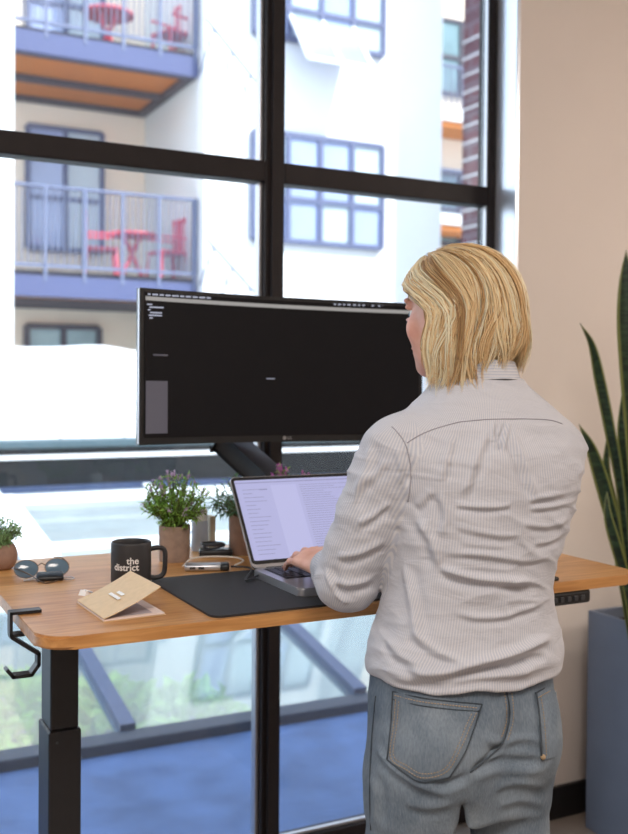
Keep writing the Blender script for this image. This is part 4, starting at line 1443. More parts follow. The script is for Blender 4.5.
# ------------------------------------------------------------------ implicit-surface helpers for the figure
class Field:
    def __init__(self, lo, hi, h):
        self.lo = np.array(lo, np.float32)
        self.h = h
        self.n = np.ceil((np.array(hi) - np.array(lo)) / h).astype(int) + 1
        self.F = np.full(self.n, 0.5, np.float32)

    def sub(self, lo, hi, pad):
        a = np.clip(np.floor((np.array(lo) - pad - self.lo) / self.h).astype(int), 0, self.n)
        b = np.clip(np.ceil((np.array(hi) + pad - self.lo) / self.h).astype(int) + 1, 0, self.n)
        if np.any(b <= a): return None
        sl = tuple(slice(int(i), int(j)) for i, j in zip(a, b))
        ax = [(self.lo[i] + self.h * np.arange(a[i], b[i])).astype(np.float32) for i in range(3)]
        return sl, ax[0][:, None, None], ax[1][None, :, None], ax[2][None, None, :]

    def smin(self, sl, d, k):
        A = self.F[sl]
        if k <= 0:
            np.minimum(A, d, out=A)
        else:
            hh = np.maximum(k - np.abs(A - d), 0) / k
            self.F[sl] = np.minimum(A, d) - hh * hh * (k * 0.25)

    def cap(self, a, b, ra, rb, k=0.02):
        a = np.array(a, np.float32); b = np.array(b, np.float32)
        r = max(ra, rb)
        s = self.sub(np.minimum(a, b) - r, np.maximum(a, b) + r, k + 3 * self.h)
        if s is None: return
        sl, X, Y, Z = s
        d = b - a
        L = float(d @ d) + 1e-12
        t = np.clip(((X - a[0]) * d[0] + (Y - a[1]) * d[1] + (Z - a[2]) * d[2]) / L, 0, 1)
        dist = np.sqrt((X - a[0] - t * d[0]) ** 2 + (Y - a[1] - t * d[1]) ** 2 + (Z - a[2] - t * d[2]) ** 2) - (ra + (rb - ra) * t)
        self.smin(sl, dist, k)

    def chain(self, pts, rs, k=0.02):
        for i in range(len(pts) - 1):
            self.cap(pts[i], pts[i + 1], rs[i], rs[i + 1], k)

    def ell(self, c, r, k=0.02, rot=None, sub=False):
        c = np.array(c, np.float32); r = np.array(r, np.float32)
        R_ = r.max()
        s = self.sub(c - R_, c + R_, k + 3 * self.h)
        if s is None: return
        sl, X, Y, Z = s
        x, y, z = X - c[0], Y - c[1], Z - c[2]
        if rot is not None:
            m = np.array(rot.transposed(), np.float32)
            x, y, z = m[0][0] * x + m[0][1] * y + m[0][2] * z, m[1][0] * x + m[1][1] * y + m[1][2] * z, m[2][0] * x + m[2][1] * y + m[2][2] * z
        q = np.sqrt((x / r[0]) ** 2 + (y / r[1]) ** 2 + (z / r[2]) ** 2)
        g = np.sqrt((x / r[0] ** 2) ** 2 + (y / r[1] ** 2) ** 2 + (z / r[2] ** 2) ** 2) + 1e-6
        d = q * (q - 1) / g
        if sub:
            A = self.F[sl]
            d = -d
            hh = np.maximum(k - np.abs(A - d), 0) / max(k, 1e-6)
            self.F[sl] = np.maximum(A, d) + hh * hh * (k * 0.25)
        else:
            self.smin(sl, d, k)

    def stack(self, rows, k=0.02, zcut=True):
        """rows: (z, cx, cy, a, b) ellipses with heights, smoothly interpolated."""
        rows = np.array(rows, np.float64)
        zs = rows[:, 0]
        lo = (rows[:, 1].min() - rows[:, 3].max(), rows[:, 2].min() - rows[:, 4].max(), zs[0])
        hi = (rows[:, 1].max() + rows[:, 3].max(), rows[:, 2].max() + rows[:, 4].max(), zs[-1])
        s = self.sub(lo, hi, k + 0.03)
        sl, X, Y, Z = s
        zc = np.clip(Z[0, 0], zs[0], zs[-1])
        def sp(col):
            # monotone-ish cubic through smoothing of linear interpolation
            f = np.zeros_like(zc)
            for o, w_ in ((-0.016, .2), (-0.008, .2), (0, .2), (0.008, .2), (0.016, .2)):
                f = f + w_ * np.interp(zc + o, zs, rows[:, col])
            return f[None, None, :].astype(np.float32)
        cx, cy, a, b = sp(1), sp(2), sp(3), sp(4)
        x, y = X - cx, Y - cy
        n = 2.35
        q = ((np.abs(x) / a) ** n + (np.abs(y) / b) ** n) ** (1 / n)
        d = (q - 1) * np.minimum(a, b)
        d = np.maximum(d, np.maximum(zs[0] - Z, Z - zs[-1]))
        self.smin(sl, d.astype(np.float32), k)

    def mesh(self, iters=2):
        F = self.F
        h = self.h
        I = F < 0
        nx, ny, nz = F.shape
        cnt = np.zeros((nx - 1, ny - 1, nz - 1), np.uint8)
        for i in (0, 1):
            for j in (0, 1):
                for k in (0, 1):
                    cnt += I[i:nx - 1 + i, j:ny - 1 + j, k:nz - 1 + k]
        act = np.argwhere((cnt > 0) & (cnt < 8))
        idx = np.full(cnt.shape, -1, np.int32)
        idx[act[:, 0], act[:, 1], act[:, 2]] = np.arange(len(act))
        cor = [(i, j, k) for i in (0, 1) for j in (0, 1) for k in (0, 1)]
        vals = {c: F[act[:, 0] + c[0], act[:, 1] + c[1], act[:, 2] + c[2]] for c in cor}
        acc = np.zeros((len(act), 3)); num = np.zeros(len(act))
        for c in cor:
            for ax in range(3):
                if c[ax] == 1: continue
                e = list(c); e[ax] = 1; e = tuple(e)
                u, v = vals[c], vals[e]
                m = (u < 0) != (v < 0)
                t = np.where(m, u / np.where(m, u - v, 1), 0)
                p = np.tile(np.array(c, float), (len(act), 1))
                p[:, ax] += t
                acc[m] += p[m]; num[m] += 1
        V = (act + acc / num[:, None]) * h + self.lo
        quads = []
        for ax in range(3):
            sl0 = [slice(None)] * 3; sl1 = [slice(None)] * 3
            sl0[ax] = slice(0, F.shape[ax] - 1); sl1[ax] = slice(1, F.shape[ax])
            a, b = I[tuple(sl0)], I[tuple(sl1)]
            E = np.argwhere(a != b)
            o = [k for k in range(3) if k != ax]
            ok = (E[:, o[0]] > 0) & (E[:, o[1]] > 0) & (E[:, o[0]] < F.shape[o[0]] - 1) & (E[:, o[1]] < F.shape[o[1]] - 1)
            E = E[ok]
            flip = a[E[:, 0], E[:, 1], E[:, 2]]
            def cell(da, db):
                q = E.copy(); q[:, o[0]] -= da; q[:, o[1]] -= db
                return idx[q[:, 0], q[:, 1], q[:, 2]]
            q4 = np.stack([cell(1, 1), cell(0, 1), cell(0, 0), cell(1, 0)], 1)
            if ax == 1: flip = ~flip
            q4[~flip] = q4[~flip][:, ::-1]
            quads.append(q4)
        Q = np.concatenate(quads)
        Q = Q[(Q >= 0).all(1)]
        for _ in range(iters):
            S = np.zeros_like(V); C = np.zeros(len(V))
            for i in range(4):
                for j in (1, 3):
                    np.add.at(S, Q[:, i], V[Q[:, (i + j) % 4]]); np.add.at(C, Q[:, i], 1)
            V = V * 0.45 + 0.55 * S / np.maximum(C, 1)[:, None]
        return V, Q


def to_mesh(name, V, Q):
    me = bpy.data.meshes.new(name)
    me.vertices.add(len(V))
    me.vertices.foreach_set('co', np.asarray(V, np.float32).ravel())
    me.loops.add(len(Q) * 4)
    me.loops.foreach_set('vertex_index', np.asarray(Q, np.int32).ravel())
    me.polygons.add(len(Q))
    me.polygons.foreach_set('loop_start', np.arange(0, len(Q) * 4, 4, dtype=np.int32))
    me.update(calc_edges=True)
    me.validate()
    return me


def vnormals(V, Q):
    a = V[Q[:, 2]] - V[Q[:, 0]]
    b = V[Q[:, 3]] - V[Q[:, 1]]
    n = np.cross(a, b)
    N = np.zeros_like(V)
    for i in range(4): np.add.at(N, Q[:, i], n)
    return N / (np.linalg.norm(N, axis=1)[:, None] + 1e-12)


def bvh(V, Q):
    return BVHTree.FromPolygons([tuple(v) for v in V], [tuple(int(i) for i in q) for q in Q])


def cast(tree, px, py):
    d = ray(px, py)
    hit = tree.ray_cast(CAM, d)
    return hit[0]


# ------------------------------------------------------------------ the person
PB = Vector((0.945, 1.30, 0.0))
person = thing('person', 'person with blond bob in pale striped shirt and jeans, typing while standing at the desk', 'person', tuple(PB))

HC = Vector((0.974, 1.356, 1.528))         # middle of the head
HYAW = R(15)                                # head turned a little towards the screen's far side
def hd(x, y, z):                           # head frame: x to her right, y forward, z up
    c, s = math.cos(HYAW), math.sin(HYAW)
    return (HC.x + x * c - y * s, HC.y + x * s + y * c, HC.z + z)


def build_hand(f, wrist, fwd, up, side, curls, spread=0.0205, k=0.010, thumb=True):
    """A hand as capsules: palm from four metacarpals, four fingers of three bones and a thumb. side=+1: thumb towards +lat."""
    fwd = Vector(fwd).normalized(); up = Vector(up)
    up = (up - fwd * up.dot(fwd)).normalized()
    lat = fwd.cross(up).normalized() * side       # towards the thumb
    W = Vector(wrist)
    tips = []
    spec = ((1.45, 0.082, (0.042, 0.025, 0.020), 0.0088), (0.5, 0.086, (0.046, 0.029, 0.021), 0.0090), (-0.45, 0.082, (0.042, 0.027, 0.020), 0.0085), (-1.4, 0.075, (0.033, 0.020, 0.018), 0.0074))
    for i, (u, L, ph, r) in enumerate(spec):
        kn = W + fwd * L + lat * (u * spread) + up * (0.006 - 0.004 * abs(u))
        f.cap(W + lat * (u * 0.011), kn, 0.0135, r + 0.0025, 0.014)
        d = (fwd + lat * (u * 0.055)).normalized()
        p = kn
        ang = 0
        rr = r
        for j, l in enumerate(ph):
            ang += curls[i][j]
            dd = d * math.cos(R(ang)) - up * math.sin(R(ang))
            q = p + dd * l
            f.cap(p, q, rr, rr - 0.0009, 0.0035 if j else 0.006)
            p = q; rr -= 0.0009
        tips.append((p, dd, up))
    f.cap(W + lat * 0.004, W + fwd * 0.055 + lat * 0.004 - up * 0.004, 0.014, 0.013, 0.014)
    if thumb:
        b0 = W + fwd * 0.018 + lat * 0.017 - up * 0.006
        b1 = b0 + (fwd * 0.62 + lat * 0.66 - up * 0.28).normalized() * 0.040
        b2 = b1 + (fwd * 0.86 + lat * 0.36 - up * 0.36).normalized() * 0.031
        b3 = b2 + (fwd * 0.95 + lat * 0.02 - up * 0.30).normalized() * 0.024
        f.cap(b0, b1, 0.0135, 0.0105, 0.012); f.cap(b1, b2, 0.0102, 0.0092, 0.003); f.cap(b2, b3, 0.0092, 0.0080, 0.002)
    return tips


# joints
ShL, ElL, WrL = Vector((0.824, 1.318, 1.310)), Vector((0.780, 1.392, 1.096)), Vector((0.862, 1.612, 1.074))
ShR, ElR, WrR = Vector((1.133, 1.318, 1.298)), Vector((1.136, 1.425, 1.096)), Vector((1.040, 1.612, 1.074))

f = Field((0.68, 1.12, 0.50), (1.27, 1.88, 1.66), 0.0024)
# trunk and legs under the clothes
f.stack([(0.84, 0.942, 1.305, 0.115, 0.075), (0.90, 0.942, 1.305, 0.140, 0.090), (1.02, 0.955, 1.305, 0.120, 0.080), (1.15, 0.970, 1.305, 0.130, 0.085), (1.28, 0.983, 1.31, 0.130, 0.080), (1.335, 0.985, 1.315, 0.10, 0.065), (1.38, 0.985, 1.318, 0.07, 0.055)], 0.03)
# neck and head
f.cap((0.985, 1.312, 1.35), (0.985, 1.335, 1.47), 0.054, 0.050, 0.03)
f.ell(hd(0, -0.008, 0.028), (0.070, 0.087, 0.074), 0.02)
f.ell(hd(0, 0.020, -0.010), (0.060, 0.070, 0.085), 0.03)
f.ell(hd(0, 0.046, -0.062), (0.044, 0.036, 0.036), 0.03)           # jaw
f.ell(hd(0, 0.070, -0.088), (0.020, 0.016, 0.014), 0.022)          # chin
for s in (-1, 1):
    f.ell(hd(s * 0.040, 0.062, -0.022), (0.018, 0.012, 0.018), 0.025)   # cheek
    f.ell(hd(s * 0.031, 0.078, 0.026), (0.020, 0.010, 0.007), 0.012)   # brow
    f.ell(hd(s * 0.074, -0.008, -0.005), (0.008, 0.016, 0.028), 0.006) # ear
    f.ell(hd(s * 0.031, 0.094, 0.004), (0.014, 0.013, 0.009), 0.012, sub=True)
for s in (-1, 1): f.ell(hd(s * 0.031, 0.079, 0.0150), (0.016, 0.011, 0.0062), 0.004)
for s in (-1, 1): f.ell(hd(s * 0.031, 0.078, -0.0065), (0.015, 0.010, 0.005), 0.004)
f.cap(hd(0, 0.086, 0.012), hd(0, 0.103, -0.026), 0.0075, 0.0105, 0.012)   # nose
for s in (-1, 1): f.ell(hd(s * 0.010, 0.094, -0.030), (0.008, 0.009, 0.007), 0.006)
f.ell(hd(0, 0.088, -0.054), (0.021, 0.008, 0.0045), 0.006)
f.ell(hd(0, 0.086, -0.063), (0.019, 0.008, 0.005), 0.006)
# arms
for S, E, W_ in ((ShL, ElL, WrL), (ShR, ElR, WrR)):
    f.chain([S, E, W_], [0.034, 0.024, 0.024], 0.03)
    f.cap((0.985, 1.318, 1.300), S, 0.040, 0.036, 0.03)
cl = ((9, 18, 14), (10, 20, 15), (11, 20, 15), (12, 18, 14))
tL = build_hand(f, WrL, (0.06, 1.0, 0.06), (-0.22, 0.0, 1.0), 1, cl)
cr_ = ((9, 18, 14), (10, 20, 15), (11, 20, 15), (12, 18, 14))
tR = build_hand(f, WrR, (-0.14, 1.0, 0.06), (0.2, 0.0, 1.0), -1, cr_)
V, Q = f.mesh(2)
del f


def skinmat():
    a = NT('skin')
    p = a.n('ShaderNodeBsdfPrincipled')
    p.inputs['Roughness'].default_value = 0.5
    p.inputs['Subsurface Weight'].default_value = 0.15
    p.inputs['Subsurface Radius'].default_value = (0.01, 0.004, 0.002)
    p.inputs['Subsurface Scale'].default_value = 0.5
    tc = a.n('ShaderNodeTexCoord')
    nz = a.n('ShaderNodeTexNoise'); nz.inputs['Scale'].default_value = 40; nz.inputs['Detail'].default_value = 4
    a.l(tc, 'Object', nz, 'Vector')
    cr = a.n('ShaderNodeValToRGB')
    cr.color_ramp.elements[0].position = 0.3; cr.color_ramp.elements[1].position = 0.75
    cr.color_ramp.elements[0].color = c4(lin((214, 158, 136))); cr.color_ramp.elements[1].color = c4(lin((232, 184, 164)))
    a.l(nz, 'Fac', cr, 'Fac')
    at_ = a.n('ShaderNodeAttribute', attribute_name='flush')
    mx = a.n('ShaderNodeMixRGB'); mx.inputs[2].default_value = c4(lin((206, 120, 108)))
    a.l(at_, 'Fac', mx, 0); a.l(cr, 'Color', mx, 1)
    a.l(mx, 'Color', p, 'Base Color')
    b = a.n('ShaderNodeBump'); b.inputs['Strength'].default_value = 0.12; b.inputs['Distance'].default_value = 0.002
    n2 = a.n('ShaderNodeTexNoise'); n2.inputs['Scale'].default_value = 300
    a.l(tc, 'Object', n2, 'Vector'); a.l(n2, 'Fac', b, 'Height'); a.l(b, 'Normal', p, 'Normal')
    a.l(p, 'BSDF', a.out, 'Surface')
    return a.m


me = to_mesh('body', V, Q)
fl = np.zeros(len(V))
for c_, r_, w_ in ((hd(0, 0.09, -0.058), 0.016, 0.9), (hd(-0.042, 0.07, -0.02), 0.03, 0.35), (hd(0.042, 0.07, -0.02), 0.03, 0.35), (hd(0, 0.11, -0.026), 0.015, 0.35)):
    fl = np.maximum(fl, w_ * np.exp(-((V - np.array(c_)) ** 2).sum(1) / r_ ** 2))
for p, d, u in tL + tR:
    fl = np.maximum(fl, 0.4 * np.exp(-((V - np.array(p)) ** 2).sum(1) / 0.012 ** 2))
at_ = me.attributes.new('flush', 'FLOAT', 'POINT'); at_.data.foreach_set('value', fl.astype(np.float32))
body = obj('body', me, skinmat(), person, smooth=True)
M['nail'] = pmat('finger_nail', lin((232, 190, 178)), 0.25, var=0.02)
M['eye_white'] = pmat('eye_white', lin((236, 232, 228)), 0.2, var=0.01)
M['iris'] = pmat('blue_iris', lin((92, 120, 140)), 0.2)
M['brow'] = pmat('blond_brow', lin((176, 138, 92)), 0.7)
for p, d, u in tL + tR:
    n_ = (u - d * u.dot(d)).normalized()
    b = nb(); r0 = bmesh.ops.create_uvsphere(b, u_segments=10, v_segments=6, radius=1)
    m_ = frame(p + n_ * 0.0056 + d * 0.0005, d, d.cross(n_) * -1, n_)
    for v in b.verts: v.co = m_ @ Vector((v.co.x * 0.0062, v.co.y * 0.0048, v.co.z * 0.0012))
    obj('fingernail', b, M['nail'], person, smooth=True)
for s in (-1, 1):
    b = nb(); bmesh.ops.create_uvsphere(b, u_segments=16, v_segments=10, radius=0.0118)
    b.transform(Matrix.Translation(hd(s * 0.031, 0.0722, 0.004)))
    ey = obj('eye', b, M['eye_white'], person, smooth=True)
    b = nb(); bmesh.ops.create_uvsphere(b, u_segments=12, v_segments=8, radius=0.0060)
    for v in b.verts: v.co = Vector((v.co.x, v.co.y * 0.35, v.co.z))
    b.transform(Matrix.Translation(hd(s * 0.031, 0.0832, 0.003)))
    obj('iris', b, M['iris'], ey, smooth=True)
    b = nb(); tube(b, [hd(s * 0.014, 0.0905, 0.024), hd(s * 0.031, 0.0885, 0.031), hd(s * 0.050, 0.073, 0.026)], [0.003, 0.0028, 0.001], 6)
    obj('eyebrow', b, M['brow'], person, smooth=True)
# thin dark ring on the finger nearest the screen edge
# ------------------------------------------------------------------ shirt
f = Field((0.66, 1.10, 0.93), (1.29, 1.74, 1.46), 0.0030)
f.stack([(0.957, 0.947, 1.300, 0.162, 0.116), (0.985, 0.948, 1.300, 0.168, 0.121), (1.015, 0.951, 1.300, 0.160, 0.114), (1.06, 0.951, 1.300, 0.144, 0.104), (1.12, 0.956, 1.300, 0.142, 0.106),
         (1.20, 0.971, 1.300, 0.158, 0.115), (1.27, 0.980, 1.303, 0.173, 0.121), (1.315, 0.985, 1.306, 0.176, 0.113), (1.345, 0.985, 1.309, 0.160, 0.099), (1.378, 0.984, 1.312, 0.126, 0.083), (1.405, 0.982, 1.315, 0.088, 0.070), (1.424, 0.981, 1.318, 0.066, 0.062)], 0.02)
f.cap(ShL + Vector((0.004, 0, 0.0)), ShL.lerp(ElL, 0.22), 0.054, 0.055, 0.035)
f.chain([ShL.lerp(ElL, 0.22), ShL.lerp(ElL, 0.5) + Vector((-0.002, -0.004, 0)), ElL + Vector((0.004, 0.004, 0.004))], [0.055, 0.054, 0.052], 0.010)
f.chain([ElL + Vector((0.004, 0.004, 0.004)), ElL.lerp(WrL, 0.42) + Vector((0.004, 0, 0.002)), ElL.lerp(WrL, 0.78)], [0.052, 0.045, 0.036], 0.010)
f.cap(ElL.lerp(WrL, 0.78), ElL.lerp(WrL, 0.88), 0.036, 0.028, 0.008)
f.cap(ShR + Vector((-0.004, 0, 0)), ShR.lerp(ElR, 0.22), 0.054, 0.055, 0.035)
f.chain([ShR.lerp(ElR, 0.22), ShR.lerp(ElR, 0.5), ElR + Vector((0, 0.004, 0.004))], [0.055, 0.054, 0.051], 0.012)
f.chain([ElR + Vector((0, 0.004, 0.004)), ElR.lerp(WrR, 0.45), ElR.lerp(WrR, 0.78)], [0.051, 0.045, 0.036], 0.02)
f.cap(ElR.lerp(WrR, 0.78), ElR.lerp(WrR, 0.88), 0.036, 0.028, 0.008)
SV, SQ = f.mesh(2)
del f
SN = vnormals(SV, SQ)
tree = bvh(SV, SQ)


def seg_d2(P, pts):
    """Squared distance from every vertex to a 3-D polyline."""
    best = np.full(len(P), 9.0)
    for a, b in zip(pts, pts[1:]):
        a = np.array(a); d = np.array(b) - a
        L = d @ d + 1e-12
        t = np.clip(((P - a) @ d) / L, 0, 1)
        e = P - a - t[:, None] * d
        best = np.minimum(best, (e * e).sum(1))
    return best


def seg_t(P, pts):
    """Distance squared and the position along the polyline (0..1)."""
    best = np.full(len(P), 9.0); bt = np.zeros(len(P))
    n = len(pts) - 1
    for i, (a, b) in enumerate(zip(pts, pts[1:])):
        a = np.array(a); d = np.array(b) - a
        L = d @ d + 1e-12
        t = np.clip(((P - a) @ d) / L, 0, 1)
        e = P - a - t[:, None] * d
        q = (e * e).sum(1)
        m = q < best
        best[m] = q[m]; bt[m] = (i + t[m]) / n
    return best, bt


def crease(pts, w, amp, trough=0.5, off=(0, 5)):
    """A soft fold: a ridge along the points (photo positions dropped on the cloth) with a valley just under it."""
    global DISP
    w = w * 0.8
    for dx_, dy_, am, ww in ((0, 0, amp, w), (off[0], off[1], -amp * trough, w * 1.15)):
        P3 = [cast(tree, x + dx_, y + dy_) for x, y in pts]
        P3 = [p for p in P3 if p is not None]
        if len(P3) < 2: continue
        P3 = smooth_path(P3, 4)
        d2, t = seg_t(SV, P3)
        fade = np.clip(np.minimum(t, 1 - t) / 0.22, 0, 1)
        fade = fade * fade * (3 - 2 * fade)
        DISP += 1.7 * am * np.exp(-d2 / (ww * ww)) * fade


DISP = np.zeros(len(SV))
mm = 0.001
# folds across the lower back
crease([(436, 566), (456, 573), (478, 578), (512, 580), (552, 580)], 6.5 * mm, 5.5 * mm, 0.8, (0, 8))
crease([(452, 611), (474, 617), (500, 616), (526, 608), (552, 597)], 5.5 * mm, 3.0 * mm, 0.7, (0, 6))
crease([(440, 552), (480, 554), (520, 560), (552, 556)], 5 * mm, 1.8 * mm, 0.7)
crease([(398, 662), (420, 672), (446, 671), (476, 663), (508, 655), (538, 642), (556, 636)], 9 * mm, 7.5 * mm, 0.9, (0, 11))
crease([(384, 670), (410, 680), (446, 682), (480, 676), (520, 672), (558, 662)], 7 * mm, 3.5 * mm, 0.8, (0, 8))
crease([(412, 628), (424, 642), (446, 656), (470, 664)], 8 * mm, 4.0 * mm, 0.8, (-6, 6))
crease([(388, 640), (404, 656), (424, 668)], 8 * mm, 3.5 * mm, 0.8, (-5, 6))
crease([(500, 668), (526, 656), (550, 650)], 6 * mm, 3.5 * mm, 0.8, (0, 7))
# across the shoulder blades
crease([(452, 503), (472, 506), (500, 506), (512, 504)], 4.5 * mm, 2.6 * mm, 0.8, (0, 5))
crease([(526, 500), (548, 496), (578, 488)], 5 * mm, 3.0 * mm, 0.8, (0, 6))
crease([(528, 508), (552, 506), (576, 498)], 4.5 * mm, 2.4 * mm, 0.8, (0, 5))
crease([(450, 524), (474, 530), (500, 535), (522, 533)], 5 * mm, 2.0 * mm, 0.7, (0, 6))
crease([(518, 522), (546, 526), (568, 518)], 5 * mm, 2.2 * mm, 0.7, (0, 6))
crease([(530, 543), (550, 540), (564, 532)], 5 * mm, 2.0 * mm, 0.7, (0, 6))
crease([(456, 540), (480, 545), (505, 546)], 5 * mm, 1.4 * mm, 0.7, (0, 5))
# folds running down from the box pleat
crease([(494, 421), (492, 436), (498, 452)], 4 * mm, 4.0 * mm, 0.9, (4, 0))
crease([(509, 421), (506, 436), (502, 452)], 4 * mm, 4.0 * mm, 0.9, (-4, 0))
crease([(510, 424), (518, 446), (530, 478), (538, 500)], 7 * mm, 2.8 * mm, 0.9, (-8, 2))
crease([(490, 426), (478, 452), (468, 480), (462, 498)], 8 * mm, 2.4 * mm, 0.9, (9, 2))
crease([(452, 432), (446, 460), (440, 484)], 9 * mm, 2.4 * mm, 0.7, (8, 0))
# armhole of the near sleeve
crease([(436, 490), (444, 504), (446, 520), (438, 538)], 8 * mm, 2.4 * mm, 0.9, (-8, 2))
crease([(414, 506), (424, 500), (434, 488)], 8 * mm, 1.8 * mm, 0.9, (0, 7))
crease([(416, 520), (432, 540), (440, 572)], 10 * mm, 3.5 * mm, 0.6, (-9, 0))
crease([(402, 560), (412, 600), (418, 640)], 10 * mm, 3.0 * mm, 0.6, (9, 0))
# near sleeve
crease([(356, 524), (372, 516), (392, 500)], 6 * mm, 3.2 * mm, 0.8, (2, 7))
crease([(336, 556), (358, 552), (386, 538)], 7 * mm, 3.6 * mm, 0.8, (2, 8))
crease([(330, 580), (350, 584), (376, 576)], 7 * mm, 4.0 * mm, 0.8, (0, 8))
crease([(352, 492), (372, 476), (388, 460)], 7 * mm, 2.0 * mm, 0.8, (3, 7))
crease([(396, 446), (402, 466), (400, 486)], 7 * mm, 2.6 * mm, 0.8, (7, 0))
crease([(324, 566), (334, 590), (350, 604)], 6 * mm, 3.0 * mm, 0.8, (7, -2))
crease([(372, 440), (366, 470), (350, 510)], 8 * mm, 2.0 * mm, 0.8, (8, 2))
# broad irregular rumple everywhere
for i in range(len(SV)):
    x, y, z = SV[i]
    v = Vector((x * 9 + y * 5, y * 9, z * 26))
    u = Vector((x * 30, y * 30, z * 62 + x * 14))
    rg = (1 - abs(noise.noise(Vector((x * 8 + 3, y * 8, z * 30 + x * 6))))) ** 7
    rm = min(max(0.5 + 1.6 * noise.noise(Vector((x * 7, y * 7, z * 7 + 9))), 0), 1)
    DISP[i] += 0.0042 * rg * rm
    DISP[i] += 0.0038 * noise.noise(v) + 0.0016 * noise.noise(u)
yoke = 1.0 - np.clip((SV[:, 2] - 1.335) / 0.03, 0, 1) * 0.75
SV2 = SV + SN * (DISP * yoke)[:, None]
# uneven hem
hm = SV2[:, 2] < 0.985
for i in np.where(hm)[0]:
    x, y, z = SV2[i]
    t = (0.985 - z) / 0.035
    SV2[i, 2] += t * (0.010 * noise.noise(Vector((x * 14, y * 14, 3))) - 0.006 * math.sin((x - 0.85) * 14))
SN2 = vnormals(SV2, SQ)


def shirtmat():
    a = NT('pale_striped_cotton')
    p = a.n('ShaderNodeBsdfPrincipled')
    p.inputs['Roughness'].default_value = 0.85
    p.inputs['Sheen Weight'].default_value = 0.15
    p.inputs['Specular IOR Level'].default_value = 0.2
    at_ = a.n('ShaderNodeAttribute', attribute_name='weave')
    ml = a.n('ShaderNodeMath', operation='MULTIPLY'); ml.inputs[1].default_value = 2 * math.pi / 0.0046
    a.l(at_, 'Fac', ml, 0)
    sn_ = a.n('ShaderNodeMath', operation='SINE')
    a.l(ml, 'Value', sn_, 0)
    tc = a.n('ShaderNodeTexCoord')
    nz = a.n('ShaderNodeTexNoise'); nz.inputs['Scale'].default_value = 60; nz.inputs['Detail'].default_value = 3
    a.l(tc, 'Object', nz, 'Vector')
    cr = a.n('ShaderNodeValToRGB')
    cr.color_ramp.elements[0].position = 0.40; cr.color_ramp.elements[1].position = 0.62
    cr.color_ramp.elements[0].color = c4(lin((184, 187, 198))); cr.color_ramp.elements[1].color = c4(lin((206, 205, 208)))
    m2 = a.n('ShaderNodeMath', operation='MULTIPLY_ADD'); m2.inputs[1].default_value = 0.22; m2.inputs[2].default_value = 0.5
    a.l(sn_, 'Value', m2, 0)
    a.l(m2, 'Value', cr, 'Fac')
    a.l(cr, 'Color', p, 'Base Color')
    n2 = a.n('ShaderNodeTexNoise'); n2.inputs['Scale'].default_value = 26; n2.inputs['Detail'].default_value = 6; n2.inputs['Distortion'].default_value = 0.8
    mp = a.n('ShaderNodeMapping'); mp.inputs['Scale'].default_value = (0.6, 0.6, 1.6)
    a.l(tc, 'Object', mp, 'Vector'); a.l(mp, 'Vector', n2, 'Vector')
    b = a.n('ShaderNodeBump'); b.inputs['Strength'].default_value = 0.6; b.inputs['Distance'].default_value = 0.006
    a.l(n2, 'Fac', b, 'Height')
    a.l(b, 'Normal', p, 'Normal')
    tr = a.n('ShaderNodeBsdfTranslucent')
    a.l(cr, 'Color', tr, 'Color')
    mx = a.n('ShaderNodeMixShader'); mx.inputs[0].default_value = 0.12
    a.l(p, 'BSDF', mx, 1); a.l(tr, 'BSDF', mx, 2)
    a.l(mx, 'Shader', a.out, 'Surface')
    return a.m


M['shirt'] = shirtmat()
# stripe coordinate: across the back on the trunk, around the arm on the sleeves
wv = np.arctan2(SV2[:, 0] - np.interp(SV2[:, 2], [0.93, 1.2, 1.4], [0.945, 0.976, 0.985]), -(SV2[:, 1] - 1.30) * 1.45) * 0.165
def armcoord(P, a, b):
    a = np.array(a); d = np.array(b) - a; d = d / np.linalg.norm(d)
    e = P - a - ((P - a) @ d)[:, None] * d
    u = np.cross(d, (0.3, -0.2, 0.93)); u /= np.linalg.norm(u)
    w2 = np.cross(d, u)
    return np.arctan2(e @ u, e @ w2) * 0.052
for S, E, W_, sgn in ((ShL, ElL, WrL, -1), (ShR, ElR, WrR, 1)):
    dU, tU = seg_t(SV2, [tuple(S), tuple(E)]); dF, tF = seg_t(SV2, [tuple(E), tuple(W_)])
    sl = (np.minimum(dU, dF) < 0.075 ** 2) & ((SV2[:, 0] - 0.985) * sgn > 0.155 - 0.05 * np.clip((1.30 - SV2[:, 2]) / 0.2, 0, 1) * 0)
    up_ = sl & (dU <= dF)
    wv[up_] = armcoord(SV2, S, E)[up_]
    lo_ = (dF < dU) & (dF < 0.07 ** 2) & (SV2[:, 1] > 1.40)
    wv[lo_] = armcoord(SV2, E, W_)[lo_]
me = to_mesh('shirt', SV2, SQ)
at_ = me.attributes.new('weave', 'FLOAT', 'POINT'); at_.data.foreach_set('value', wv.astype(np.float32))
shirt = obj('shirt', me, M['shirt'], person, smooth=True)
tree = bvh(SV2, SQ)
M['seam'] = pmat('grey_blue_seam', lin((152, 150, 158)), 0.8)
M['seam_pale'] = pmat('pale_seam', lin((196, 196, 204)), 0.8)


def seamline(pts, r, name, mat, parent, lift=0.0004, n=6, trees=None):
    P3 = [cast(trees or tree, x, y) for x, y in pts]
    P3 = [p for p in P3 if p is not None]
    if len(P3) < 2: return None
    P3 = smooth_path(P3, n)
    out = []
    T = trees or tree
    for p in P3:
        q, nn, _, _ = T.find_nearest(p)
        out.append(q + nn * lift if nn.dot(CAM - q) > 0 else q - nn * lift)
    b = nb(); tube(b, out, r, 6)
    return obj(name, b, mat, parent, smooth=True)


